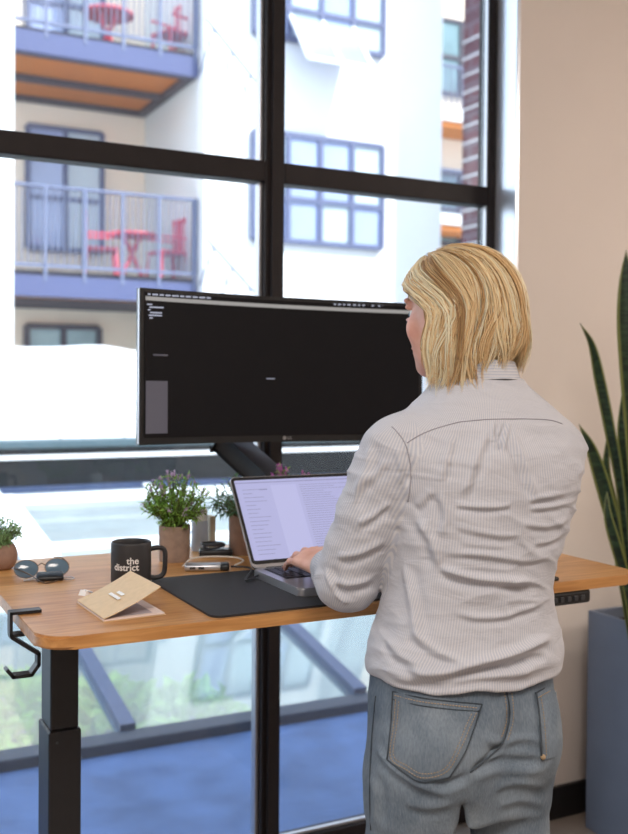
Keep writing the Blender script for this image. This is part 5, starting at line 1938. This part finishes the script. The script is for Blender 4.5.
seamline([(407, 443), (420, 435), (438, 428), (460, 422), (480, 420), (504, 419), (530, 419), (548, 420), (562, 424)], 0.0009, 'yoke_seam', M['seam'], shirt)
seamline([(382, 418), (392, 427), (402, 438), (408, 452), (411, 470), (410, 488), (408, 502)], 0.0009, 'armhole_seam', M['seam'], shirt)
# collar: a band around the neck with a folded leaf
def collar_ring(z0, z1, r0, r1, y0, tilt, th, name, open_=28):
    b = nb()
    n = 48
    rows = []
    for i in range(n + 1):
        a = R(90 + open_) + (2 * math.pi - R(2 * open_)) * i / n
        ca, sa = math.cos(a), math.sin(a)
        dz = tilt * sa
        rows.append([b.verts.new((0.981 + (r) * ca, y0 + r * 1.02 * sa, z + dz)) for r, z in ((r0, z0), (r1, z1), (r1 - th, z1), (r0 - th, z0))])
    for i in range(n):
        for k in range(4):
            b.faces.new((rows[i][k], rows[i][(k + 1) % 4], rows[i + 1][(k + 1) % 4], rows[i + 1][k]))
    b.faces.new(rows[0][::-1]); b.faces.new(rows[-1])
    return b
b = collar_ring(1.405, 1.440, 0.0625, 0.0590, 1.321, -0.010, 0.002, 'stand')
stand = obj('collar_stand', b, M['shirt'], shirt, smooth=True, angle=50)
b = collar_ring(1.411, 1.441, 0.0705, 0.0605, 1.321, -0.012, 0.002, 'leaf')
leaf_ = obj('collar', b, M['shirt'], shirt, smooth=True, angle=50)
for o_ in (stand, leaf_):
    n_ = len(o_.data.vertices)
    co = np.zeros(n_ * 3, np.float32); o_.data.vertices.foreach_get('co', co)
    at_ = o_.data.attributes.new('weave', 'FLOAT', 'POINT'); at_.data.foreach_set('value', co.reshape(-1, 3)[:, 2].copy())
# cuffs
for E, W_ in ((ElL, WrL), (ElR, WrR)):
    d = (W_ - E).normalized()
    a0, a1 = E.lerp(W_, 0.84), E.lerp(W_, 0.96)
    u = d.orthogonal().normalized(); w2 = d.cross(u)
    b = nb()
    rings = []
    for p, r in ((a0, 0.033), (a0 + d * 0.004, 0.0355), (a1 - d * 0.003, 0.0335), (a1, 0.032), (a1 - d * 0.002, 0.030), (a0 + d * 0.004, 0.030)):
        rings.append([b.verts.new(p + (u * math.cos(k * math.pi / 14) + w2 * math.sin(k * math.pi / 14)) * r) for k in range(28)])
    for i in range(5):
        for k in range(28):
            b.faces.new((rings[i][k], rings[i][(k + 1) % 28], rings[i + 1][(k + 1) % 28], rings[i + 1][k]))
    cf = obj('cuff', b, M['shirt'], shirt, smooth=True, angle=60)
    n_ = len(cf.data.vertices)
    at_ = cf.data.attributes.new('weave', 'FLOAT', 'POINT'); at_.data.foreach_set('value', np.array([(k % 28) * 0.0078 for k in range(n_)], np.float32))

# ------------------------------------------------------------------ jeans and shoes
f = Field((0.72, 1.10, 0.03), (1.17, 1.52, 1.02), 0.0050)
f.stack([(0.74, 0.942, 1.305, 0.150, 0.098), (0.80, 0.942, 1.303, 0.156, 0.108), (0.86, 0.942, 1.300, 0.158, 0.112), (0.92, 0.942, 1.300, 0.157, 0.110), (0.97, 0.943, 1.302, 0.150, 0.104), (1.00, 0.944, 1.302, 0.146, 0.100)], 0.02)
for s in (-1, 1):
    hx0 = 0.942 + s * 0.078
    f.ell((0.942 + s * 0.070, 1.262, 0.850), (0.078, 0.080, 0.085), 0.03)
    f.chain([(hx0, 1.302, 0.80), (0.942 + s * 0.080, 1.306 - s * 0.012, 0.64), (0.942 + s * 0.092, 1.315, 0.46), (0.942 + s * 0.098, 1.30, 0.26), (0.942 + s * 0.10, 1.295, 0.07)], [0.083, 0.076, 0.064, 0.060, 0.060], 0.02)
# the gap between the thighs
f2 = f.sub((0.84, 1.1, 0.0), (1.05, 1.5, 0.79), 0.05)
sl, X, Y, Z = f2
U = (X - 0.944) * 0.809 - (Y - 1.305) * 0.588 - 0.004
gap = np.abs(U) - (0.002 + 0.11 * np.clip(0.79 - Z, 0, 0.3))
gap = np.where(Z < 0.79, gap, np.sqrt(np.maximum(gap + 0.002, 0) ** 2 + (Z - 0.79) ** 2) - 0.002).astype(np.float32)
k_ = 0.012
hh = np.maximum(k_ - np.abs(f.F[sl] + gap), 0) / k_
f.F[sl] = np.maximum(f.F[sl], -gap) + hh * hh * k_ * 0.25
JV, JQ = f.mesh(3)
del f
JN = vnormals(JV, JQ)
tree_j = bvh(JV, JQ)
SVs, DISPs, trees_ = SV, DISP, tree
SV, tree = JV, tree_j
DISP = np.zeros(len(JV))
# seat crease and the pulls under the pockets
crease([(430, 786), (452, 783), (470, 775)], 7 * mm, -4.0 * mm, 0.4, (0, 8))
crease([(374, 742), (392, 766), (424, 786), (446, 790)], 8 * mm, 3.0 * mm, 0.8, (0, 9))
crease([(470, 772), (492, 764), (520, 762), (548, 760)], 8 * mm, -4.5 * mm, 0.5, (0, 9))
crease([(508, 700), (509, 722), (502, 744), (484, 762), (468, 776)], 6 * mm, -3.6 * mm, 0.3, (7, 0))
crease([(480, 738), (500, 742), (526, 738), (548, 744)], 7 * mm, 2.6 * mm, 0.7, (0, 8))
crease([(372, 772), (376, 800), (374, 830)], 8 * mm, 2.4 * mm, 0.7, (8, 0))
crease([(400, 800), (430, 806), (456, 800)], 8 * mm, 2.0 * mm, 0.7, (0, 9))
crease([(492, 790), (520, 782), (546, 786)], 7 * mm, 2.4 * mm, 0.7, (0, 8))
crease([(496, 806), (522, 800), (546, 806)], 6 * mm, 1.8 * mm, 0.7, (0, 8))
for i in range(len(JV)):
    x, y, z = JV[i]
    DISP[i] += 0.0026 * noise.noise(Vector((x * 12, y * 12, z * 16))) + 0.0010 * noise.noise(Vector((x * 34, y * 34, z * 44)))
JV2 = JV + JN * DISP[:, None]
SV, DISP, tree = SVs, DISPs, trees_


def denim(name, light=1.0):
    a = NT(name)
    p = a.n('ShaderNodeBsdfPrincipled')
    p.inputs['Roughness'].default_value = 0.85
    p.inputs['Specular IOR Level'].default_value = 0.2
    tc = a.n('ShaderNodeTexCoord')
    nz = a.n('ShaderNodeTexNoise'); nz.inputs['Scale'].default_value = 9; nz.inputs['Detail'].default_value = 5
    a.l(tc, 'Object', nz, 'Vector')
    n2 = a.n('ShaderNodeTexNoise'); n2.inputs['Scale'].default_value = 420; n2.inputs['Detail'].default_value = 2
    mp = a.n('ShaderNodeMapping'); mp.inputs['Scale'].default_value = (1, 1, 0.25); mp.inputs['Rotation'].default_value = (0, R(20), 0)
    a.l(tc, 'Object', mp, 'Vector'); a.l(mp, 'Vector', n2, 'Vector')
    ad = a.n('ShaderNodeMath', operation='MULTIPLY_ADD'); ad.inputs[1].default_value = 0.35
    a.l(n2, 'Fac', ad, 0); a.l(nz, 'Fac', ad, 2)
    cr = a.n('ShaderNodeValToRGB')
    cr.color_ramp.elements[0].position = 0.42; cr.color_ramp.elements[1].position = 0.95
    cr.color_ramp.elements[0].color = c4([v * light for v in lin((76, 90, 106))]); cr.color_ramp.elements[1].color = c4([v * light for v in lin((140, 151, 160))])
    a.l(ad, 'Value', cr, 'Fac')
    a.l(cr, 'Color', p, 'Base Color')
    b = a.n('ShaderNodeBump'); b.inputs['Strength'].default_value = 0.3; b.inputs['Distance'].default_value = 0.002
    a.l(n2, 'Fac', b, 'Height'); a.l(b, 'Normal', p, 'Normal')
    a.l(p, 'BSDF', a.out, 'Surface')
    return a.m


M['denim'] = denim('faded_blue_denim')
M['denim_pocket'] = denim('faded_denim_pocket', 0.97)
M['denim_edge'] = denim('dark_denim_edge', 0.34)
M['thread'] = pmat('tan_stitching', lin((164, 140, 108)), 0.7)
me = to_mesh('jeans', JV2, JQ)
jeans = obj('jeans', me, M['denim'], person, smooth=True)
tree_j = bvh(JV2, JQ)


def drop(px, py, lift, T):
    p = cast(T, px, py)
    if p is None: return None
    q, nn, _, _ = T.find_nearest(p)
    if nn.dot(CAM - q) < 0: nn = -nn
    return q + nn * lift


def patch(corners, T, lift, nu=18, nv=18):
    """A cloth patch laid on the surface: bilinear between four photographed corners, plus an outline dip at the bottom."""
    b = nb()
    (x0, y0), (x1, y1), (x2, y2), (x3, y3), dip = corners
    g = []
    for j in range(nv + 1):
        row = []
        v = j / nv
        for i in range(nu + 1):
            u = i / nu
            xa, ya = x0 + (x1 - x0) * u, y0 + (y1 - y0) * u
            xb, yb = x3 + (x2 - x3) * u, y3 + (y2 - y3) * u
            db = dip[0] * (1 - abs(u - dip[1]) / max(dip[1], 1 - dip[1])) if dip else 0
            p = drop(xa + (xb - xa) * v, ya + (yb + db - ya) * v, lift, T)
            row.append(b.verts.new(p) if p is not None else None)
        g.append(row)
    for j in range(nv):
        for i in range(nu):
            q = (g[j][i], g[j][i + 1], g[j + 1][i + 1], g[j + 1][i])
            if all(q): b.faces.new(q)
    return b


def line_on(T, pts, r, name, mat, parent, lift=0.002, dash=None):
    P3 = [drop(x, y, lift, T) for x, y in pts]
    P3 = [p for p in P3 if p is not None]
    if len(P3) < 2: return
    P3 = smooth_path(P3, 8)
    if not dash:
        b = nb(); tube(b, P3, r, 5)
        o = obj(name, b, mat, parent, smooth=True)
    else:
        b = nb()
        cum = [0]
        for p, q in zip(P3, P3[1:]): cum.append(cum[-1] + (q - p).length)
        def pos(s):
            for i in range(len(P3) - 1):
                if cum[i + 1] >= s:
                    return P3[i].lerp(P3[i + 1], (s - cum[i]) / max(cum[i + 1] - cum[i], 1e-9))
            return P3[-1]
        s = 0
        while s + dash < cum[-1]:
            tube(b, [pos(s), pos(s + dash * 0.62)], r, 4)
            s += dash
        o = obj(name, b, mat, parent)
        o['kind'] = 'stuff'
    return o


pk = obj('pocket', patch(((394, 691), (481, 704), (449, 775), (389, 761), (11, 0.55)), tree_j, 0.0022), M['denim_pocket'], jeans, smooth=True)
line_on(tree_j, [(394, 691), (420, 697), (450, 701), (481, 704)], 0.0011, 'pocket_edge', M['denim_edge'], pk, 0.003)
line_on(tree_j, [(393, 699), (420, 705), (450, 709), (478, 711)], 0.0009, 'pocket_edge', M['denim_edge'], pk, 0.003)
line_on(tree_j, [(394, 691), (392, 726), (388, 760)], 0.0012, 'pocket_edge', M['denim_edge'], pk, 0.003)
line_on(tree_j, [(388, 760), (405, 773), (422, 782), (449, 776)], 0.0013, 'pocket_edge', M['denim_edge'], pk, 0.003)
line_on(tree_j, [(481, 704), (474, 726), (464, 752), (449, 776)], 0.0012, 'pocket_edge', M['denim_edge'], pk, 0.003)
line_on(tree_j, [(396, 695), (420, 701), (450, 705), (478, 708)], 0.0007, 'stitching', M['thread'], pk, 0.0034, 0.0045)
line_on(tree_j, [(397, 699), (395, 726), (392, 757), (407, 769), (423, 777), (446, 771), (459, 750), (470, 725), (476, 711)], 0.0007, 'stitching', M['thread'], pk, 0.0034, 0.0045)
line_on(tree_j, [(400, 701), (398, 726), (395, 755), (408, 765), (423, 773), (444, 768), (456, 748), (466, 724), (472, 711)], 0.0006, 'stitching', M['thread'], pk, 0.0034, 0.0045)
pk2 = obj('pocket', patch(((534, 692), (555, 684), (556, 756), (541, 760), None), tree_j, 0.0022, 8, 18), M['denim_pocket'], jeans, smooth=True)
line_on(tree_j, [(534, 693), (543, 688), (554, 683)], 0.0012, 'pocket_edge', M['denim_edge'], pk2, 0.003)
line_on(tree_j, [(535, 693), (538, 714), (540, 740), (541, 758)], 0.0015, 'pocket_edge', M['denim_edge'], pk2, 0.003)
line_on(tree_j, [(539, 696), (542, 714), (544, 738), (545, 756)], 0.0007, 'stitching', M['thread'], pk2, 0.0034, 0.0045)
line_on(tree_j, [(536, 698), (545, 693), (554, 688)], 0.0007, 'stitching', M['thread'], pk2, 0.0034, 0.0045)
c_ = drop(542, 756, 0.003, tree_j)
if c_ is not None:
    b = nb(); bmesh.ops.create_uvsphere(b, u_segments=10, v_segments=6, radius=0.0042)
    b.transform(Matrix.Translation(c_))
    obj('rivet', b, M['thread'], pk2, smooth=True)
line_on(tree_j, [(506, 690), (509, 706), (509, 722), (503, 742), (488, 758), (470, 772)], 0.0014, 'seat_seam', M['denim_edge'], jeans, 0.0006)
line_on(tree_j, [(511, 690), (513, 706), (513, 722), (507, 742)], 0.0007, 'stitching', M['thread'], jeans, 0.001, 0.0045)
line_on(tree_j, [(504, 692), (506, 706), (506, 722), (500, 740)], 0.0007, 'stitching', M['thread'], jeans, 0.001, 0.0045)
line_on(tree_j, [(376, 696), (372, 740), (370, 790), (371, 830)], 0.0012, 'side_seam', M['denim_edge'], jeans, 0.0006)
M['shoe'] = pmat('white_leather', lin((220, 216, 210)), 0.5)
M['sole'] = pmat('shoe_sole', lin((190, 186, 180)), 0.7)
for s in (-1, 1):
    sx = 0.942 + s * 0.10
    f = Field((sx - 0.07, 1.18, -0.01), (sx + 0.07, 1.52, 0.13), 0.004)
    f.chain([(sx, 1.26, 0.045), (sx, 1.36, 0.045), (sx, 1.45, 0.036)], [0.036, 0.040, 0.034], 0.03)
    f.cap((sx, 1.285, 0.06), (sx, 1.29, 0.095), 0.042, 0.038, 0.02)
    Vs, Qs = f.mesh(2)
    Vs[:, 2] = np.maximum(Vs[:, 2], 0.018)
    sh = obj('shoe', to_mesh('shoe', Vs, Qs), M['shoe'], person, smooth=True)
    b = nb()
    prism(b, [(sx + 0.040 * math.cos(a) * (1 if math.sin(a) > 0 else 0.9), 1.355 + (0.13 if math.sin(a) > 0 else 0.135) * math.sin(a)) for a in [2 * math.pi * k / 28 for k in range(28)]], 'z', 0.0, 0.019)
    obj('sole', b, M['sole'], sh)

# ------------------------------------------------------------------ hair
HA, HB = 0.093, 0.107
def hair_pt(phi, t, zend, scale=1.0, curl=0.12, flick=0.0):
    """phi: 0 in front, +90 deg over her left ear; t: 0 at the crown, 1 at the tips."""
    top = 0.110
    s1 = 0.52
    # crown point lies a little off the middle
    if t < s1:
        th = (t / s1) * math.pi / 2
        rr = math.sin(th) ** 0.92
        z = top * math.cos(th) ** 0.95 if th < math.pi / 2 else 0
        dd = 1 - rr
        # directions on the dome, drawn towards a parting at the front of her near side
        dx_, dy_, dz_ = -math.sin(phi) * math.sin(th), math.cos(phi) * math.sin(th), math.cos(th)
        bl = (1 - math.sin(th)) ** 0.8
        dx_ += -0.34 * bl; dy_ += 0.50 * bl
        n_ = math.sqrt(dx_ * dx_ + dy_ * dy_ + dz_ * dz_)
        dx_, dy_, dz_ = dx_ / n_, dy_ / n_, dz_ / n_
        hr_ = math.sqrt(dx_ * dx_ + dy_ * dy_)
        x, y = dx_ * HA, dy_ * HB
        if hr_ > 1e-6:
            g_ = hr_ ** 0.92 / hr_
            x *= g_; y *= g_
        z = top * max(dz_, 0.0) ** 0.95
    else:
        u = (t - s1) / (1 - s1)
        z = zend * u
        rr = 1 + 0.05 * math.sin(u * math.pi) - curl * u ** 2.2 + flick * max(0, u - 0.72) ** 1.5 * 3
        x, y = -math.sin(phi) * HA * rr, math.cos(phi) * HB * rr
    z_ = z
    side = math.exp(-((abs(math.degrees(phi)) - 80) / 26) ** 2) * min(max((t - 0.38) / 0.2, 0), 1)
    scale = scale * (1 - 0.15 * side)
    x *= scale; y *= scale
    if z_ > 0: z_ *= scale
    return x, y, z_


def zend_of(phi):
    """Length: higher at the nape, longest over the ears and cheeks."""
    d = math.degrees(phi)
    return float(np.interp(d, [-180, -150, -120, -90, -70, -50, 0, 50, 75, 100, 122, 138, 156, 180], [-0.084, -0.088, -0.100, -0.104, -0.105, -0.10, -0.10, -0.10, -0.104, -0.120, -0.140, -0.134, -0.094, -0.083]))


FACE = R(78)
def sweep(phi0, t):
    """Front strands leave the parting and are swept aside of the face."""
    lim = R(132)
    if abs(phi0) >= lim: return phi0
    sg_ = 1 if phi0 > -R(8) else -1
    lo_ = FACE + R(9)
    tgt = sg_ * (lo_ + (abs(phi0) / lim) * (lim - lo_))
    k = min(max((t - 0.24) / 0.30, 0), 1)
    k = k * k * (3 - 2 * k)
    return phi0 + (tgt - phi0) * k


def hairmat():
    a = NT('blond_hair')
    p = a.n('ShaderNodeBsdfPrincipled')
    p.inputs['Roughness'].default_value = 0.42
    p.inputs['Specular IOR Level'].default_value = 0.45
    p.inputs['Sheen Weight'].default_value = 0.1
    at_ = a.n('ShaderNodeAttribute', attribute_name='tone')
    cr = a.n('ShaderNodeValToRGB')
    e = cr.color_ramp.elements
    e[0].position = 0.0; e[1].position = 1.0
    e[0].color = c4(lin((172, 128, 78))); e[1].color = c4(lin((255, 248, 222)))
    m1 = e.new(0.35); m1.color = c4(lin((234, 198, 142)))
    m2 = e.new(0.68); m2.color = c4(lin((254, 232, 186)))
    a.l(at_, 'Fac', cr, 'Fac')
    a.l(cr, 'Color', p, 'Base Color')
    tr = a.n('ShaderNodeBsdfTranslucent')
    a.l(cr, 'Color', tr, 'Color')
    mx = a.n('ShaderNodeMixShader'); mx.inputs[0].default_value = 0.34
    a.l(p, 'BSDF', mx, 1); a.l(tr, 'BSDF', mx, 2)
    a.l(mx, 'Shader', a.out, 'Surface')
    return a.m


M['hair'] = hairmat()
rnd = random.Random(21)
HV, HQ, HT = [], [], []
ch_, sh_ = math.cos(HYAW), math.sin(HYAW)
def to_world(x, y, z):
    return (HC.x + x * ch_ - y * sh_, HC.y + x * sh_ + y * ch_, HC.z + z)


def strand(path, w0, tone):
    """A flat three-sided tapering strand."""
    n = len(path)
    base = len(HV)
    cen = Vector(HC) + Vector((0, 0, -0.02))
    for i, p in enumerate(path):
        p = Vector(p)
        t = i / (n - 1)
        tg = (Vector(path[min(i + 1, n - 1)]) - Vector(path[max(i - 1, 0)])).normalized()
        nn = (p - cen); nn = (nn - tg * nn.dot(tg))
        if nn.length < 1e-6: nn = tg.orthogonal()
        nn.normalize()
        s = tg.cross(nn)
        w_ = w0 * (1.0 if t < 0.7 else 1.0 - 0.85 * (t - 0.7) / 0.3) * (0.6 + 0.4 * min(t / 0.1, 1))
        HV.extend([tuple(p + s * w_), tuple(p + nn * w_ * 0.8), tuple(p - s * w_)])
        HT.extend([tone + 0.10 * t - 0.02] * 3)
    for i in range(n - 1):
        a = base + i * 3
        for k in range(3):
            k2 = (k + 1) % 3
            HQ.append((a + k, a + k2, a + 3 + k2, a + 3 + k))


NP = 15
n_cl = 190
for c_i in range(n_cl):
    phc = rnd.uniform(-math.pi, math.pi)
    sc = rnd.uniform(0.945, 1.05)
    ze = rnd.gauss(0.004, 0.010)
    cu = rnd.uniform(0.02, 0.20)
    tone_c = min(max(rnd.gauss(0.56, 0.28), 0.02), 0.98)
    ph_w = rnd.uniform(0, 6.28)
    wav = rnd.uniform(0.006, 0.032)
    t0 = rnd.choice([0.02, 0.05, 0.1, 0.2])
    wide = rnd.uniform(0.05, 0.13)
    for k in range(rnd.randint(14, 24)):
        o = rnd.gauss(0, 1)
        ps = phc + o * wide
        r_o = rnd.uniform(-0.004, 0.004)
        tone = min(max(tone_c + rnd.gauss(0, 0.10), 0), 1)
        tend = rnd.uniform(0.88, 1.0)
        path = []
        for i in range(NP):
            t = t0 + (tend - t0) * i / (NP - 1)
            clump = 1 - 0.72 * max(0, (t - 0.5) / 0.5)
            pw = (phc + (ps - phc) * clump + math.pi) % (2 * math.pi) - math.pi
            ph = sweep(pw, t)
            # hair leans back from the parting as it falls
            lean = 0.22 * math.sin(min(t / 0.75, 1) * math.pi)
            ph += lean * (1 if ph > 0 else -1) * (1 if abs(ph) < 2.4 else max(0, (math.pi - abs(ph)) / 0.74)) * 0.7
            ph += wav * 6 * math.sin(ph_w + t * 7) * t
            fl_ = 0.55 if R(92) < ph < R(146) else 0.0
            x, y, z = hair_pt(ph, t, zend_of((ph + math.pi) % (2 * math.pi) - math.pi) + ze, sc + r_o / 0.1, cu, fl_)
            path.append(to_world(x, y, z))
        strand(path, rnd.uniform(0.0006, 0.0012), tone)
me = bpy.data.meshes.new('hair')
me.from_pydata(HV, [], HQ)
at_ = me.attributes.new('tone', 'FLOAT', 'POINT'); at_.data.foreach_set('value', np.clip(np.array(HT, np.float32), 0, 1))
hair = obj('hair', me, M['hair'], person, smooth=True)
hair['kind'] = 'stuff'
# the close mass of hair beneath the loose strands
b = nb()
NPH, NT_ = 72, 26
g = []
tv = []
for j in range(NT_ + 1):
    t = j / NT_
    row = []
    for i in range(NPH):
        ph = -math.pi + 2 * math.pi * i / NPH
        tt = t * 0.95
        if abs(ph) < FACE + R(4): tt = min(tt, 0.40 + 0.10 * (abs(ph) / FACE) ** 3)
        x, y, z = hair_pt(ph, tt, zend_of(ph), 0.93, 0.20)
        row.append(b.verts.new(to_world(x, y, z)))
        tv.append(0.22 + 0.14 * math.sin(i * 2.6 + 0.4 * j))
    g.append(row)
for j in range(NT_):
    for i in range(NPH):
        try: b.faces.new((g[j][i], g[j][(i + 1) % NPH], g[j + 1][(i + 1) % NPH], g[j + 1][i]))
        except Exception: pass
hb = obj('hair_underlayer', b, M['hair'], hair, smooth=True)
at_ = hb.data.attributes.new('tone', 'FLOAT', 'POINT'); at_.data.foreach_set('value', np.array(tv[:len(hb.data.vertices)], np.float32))
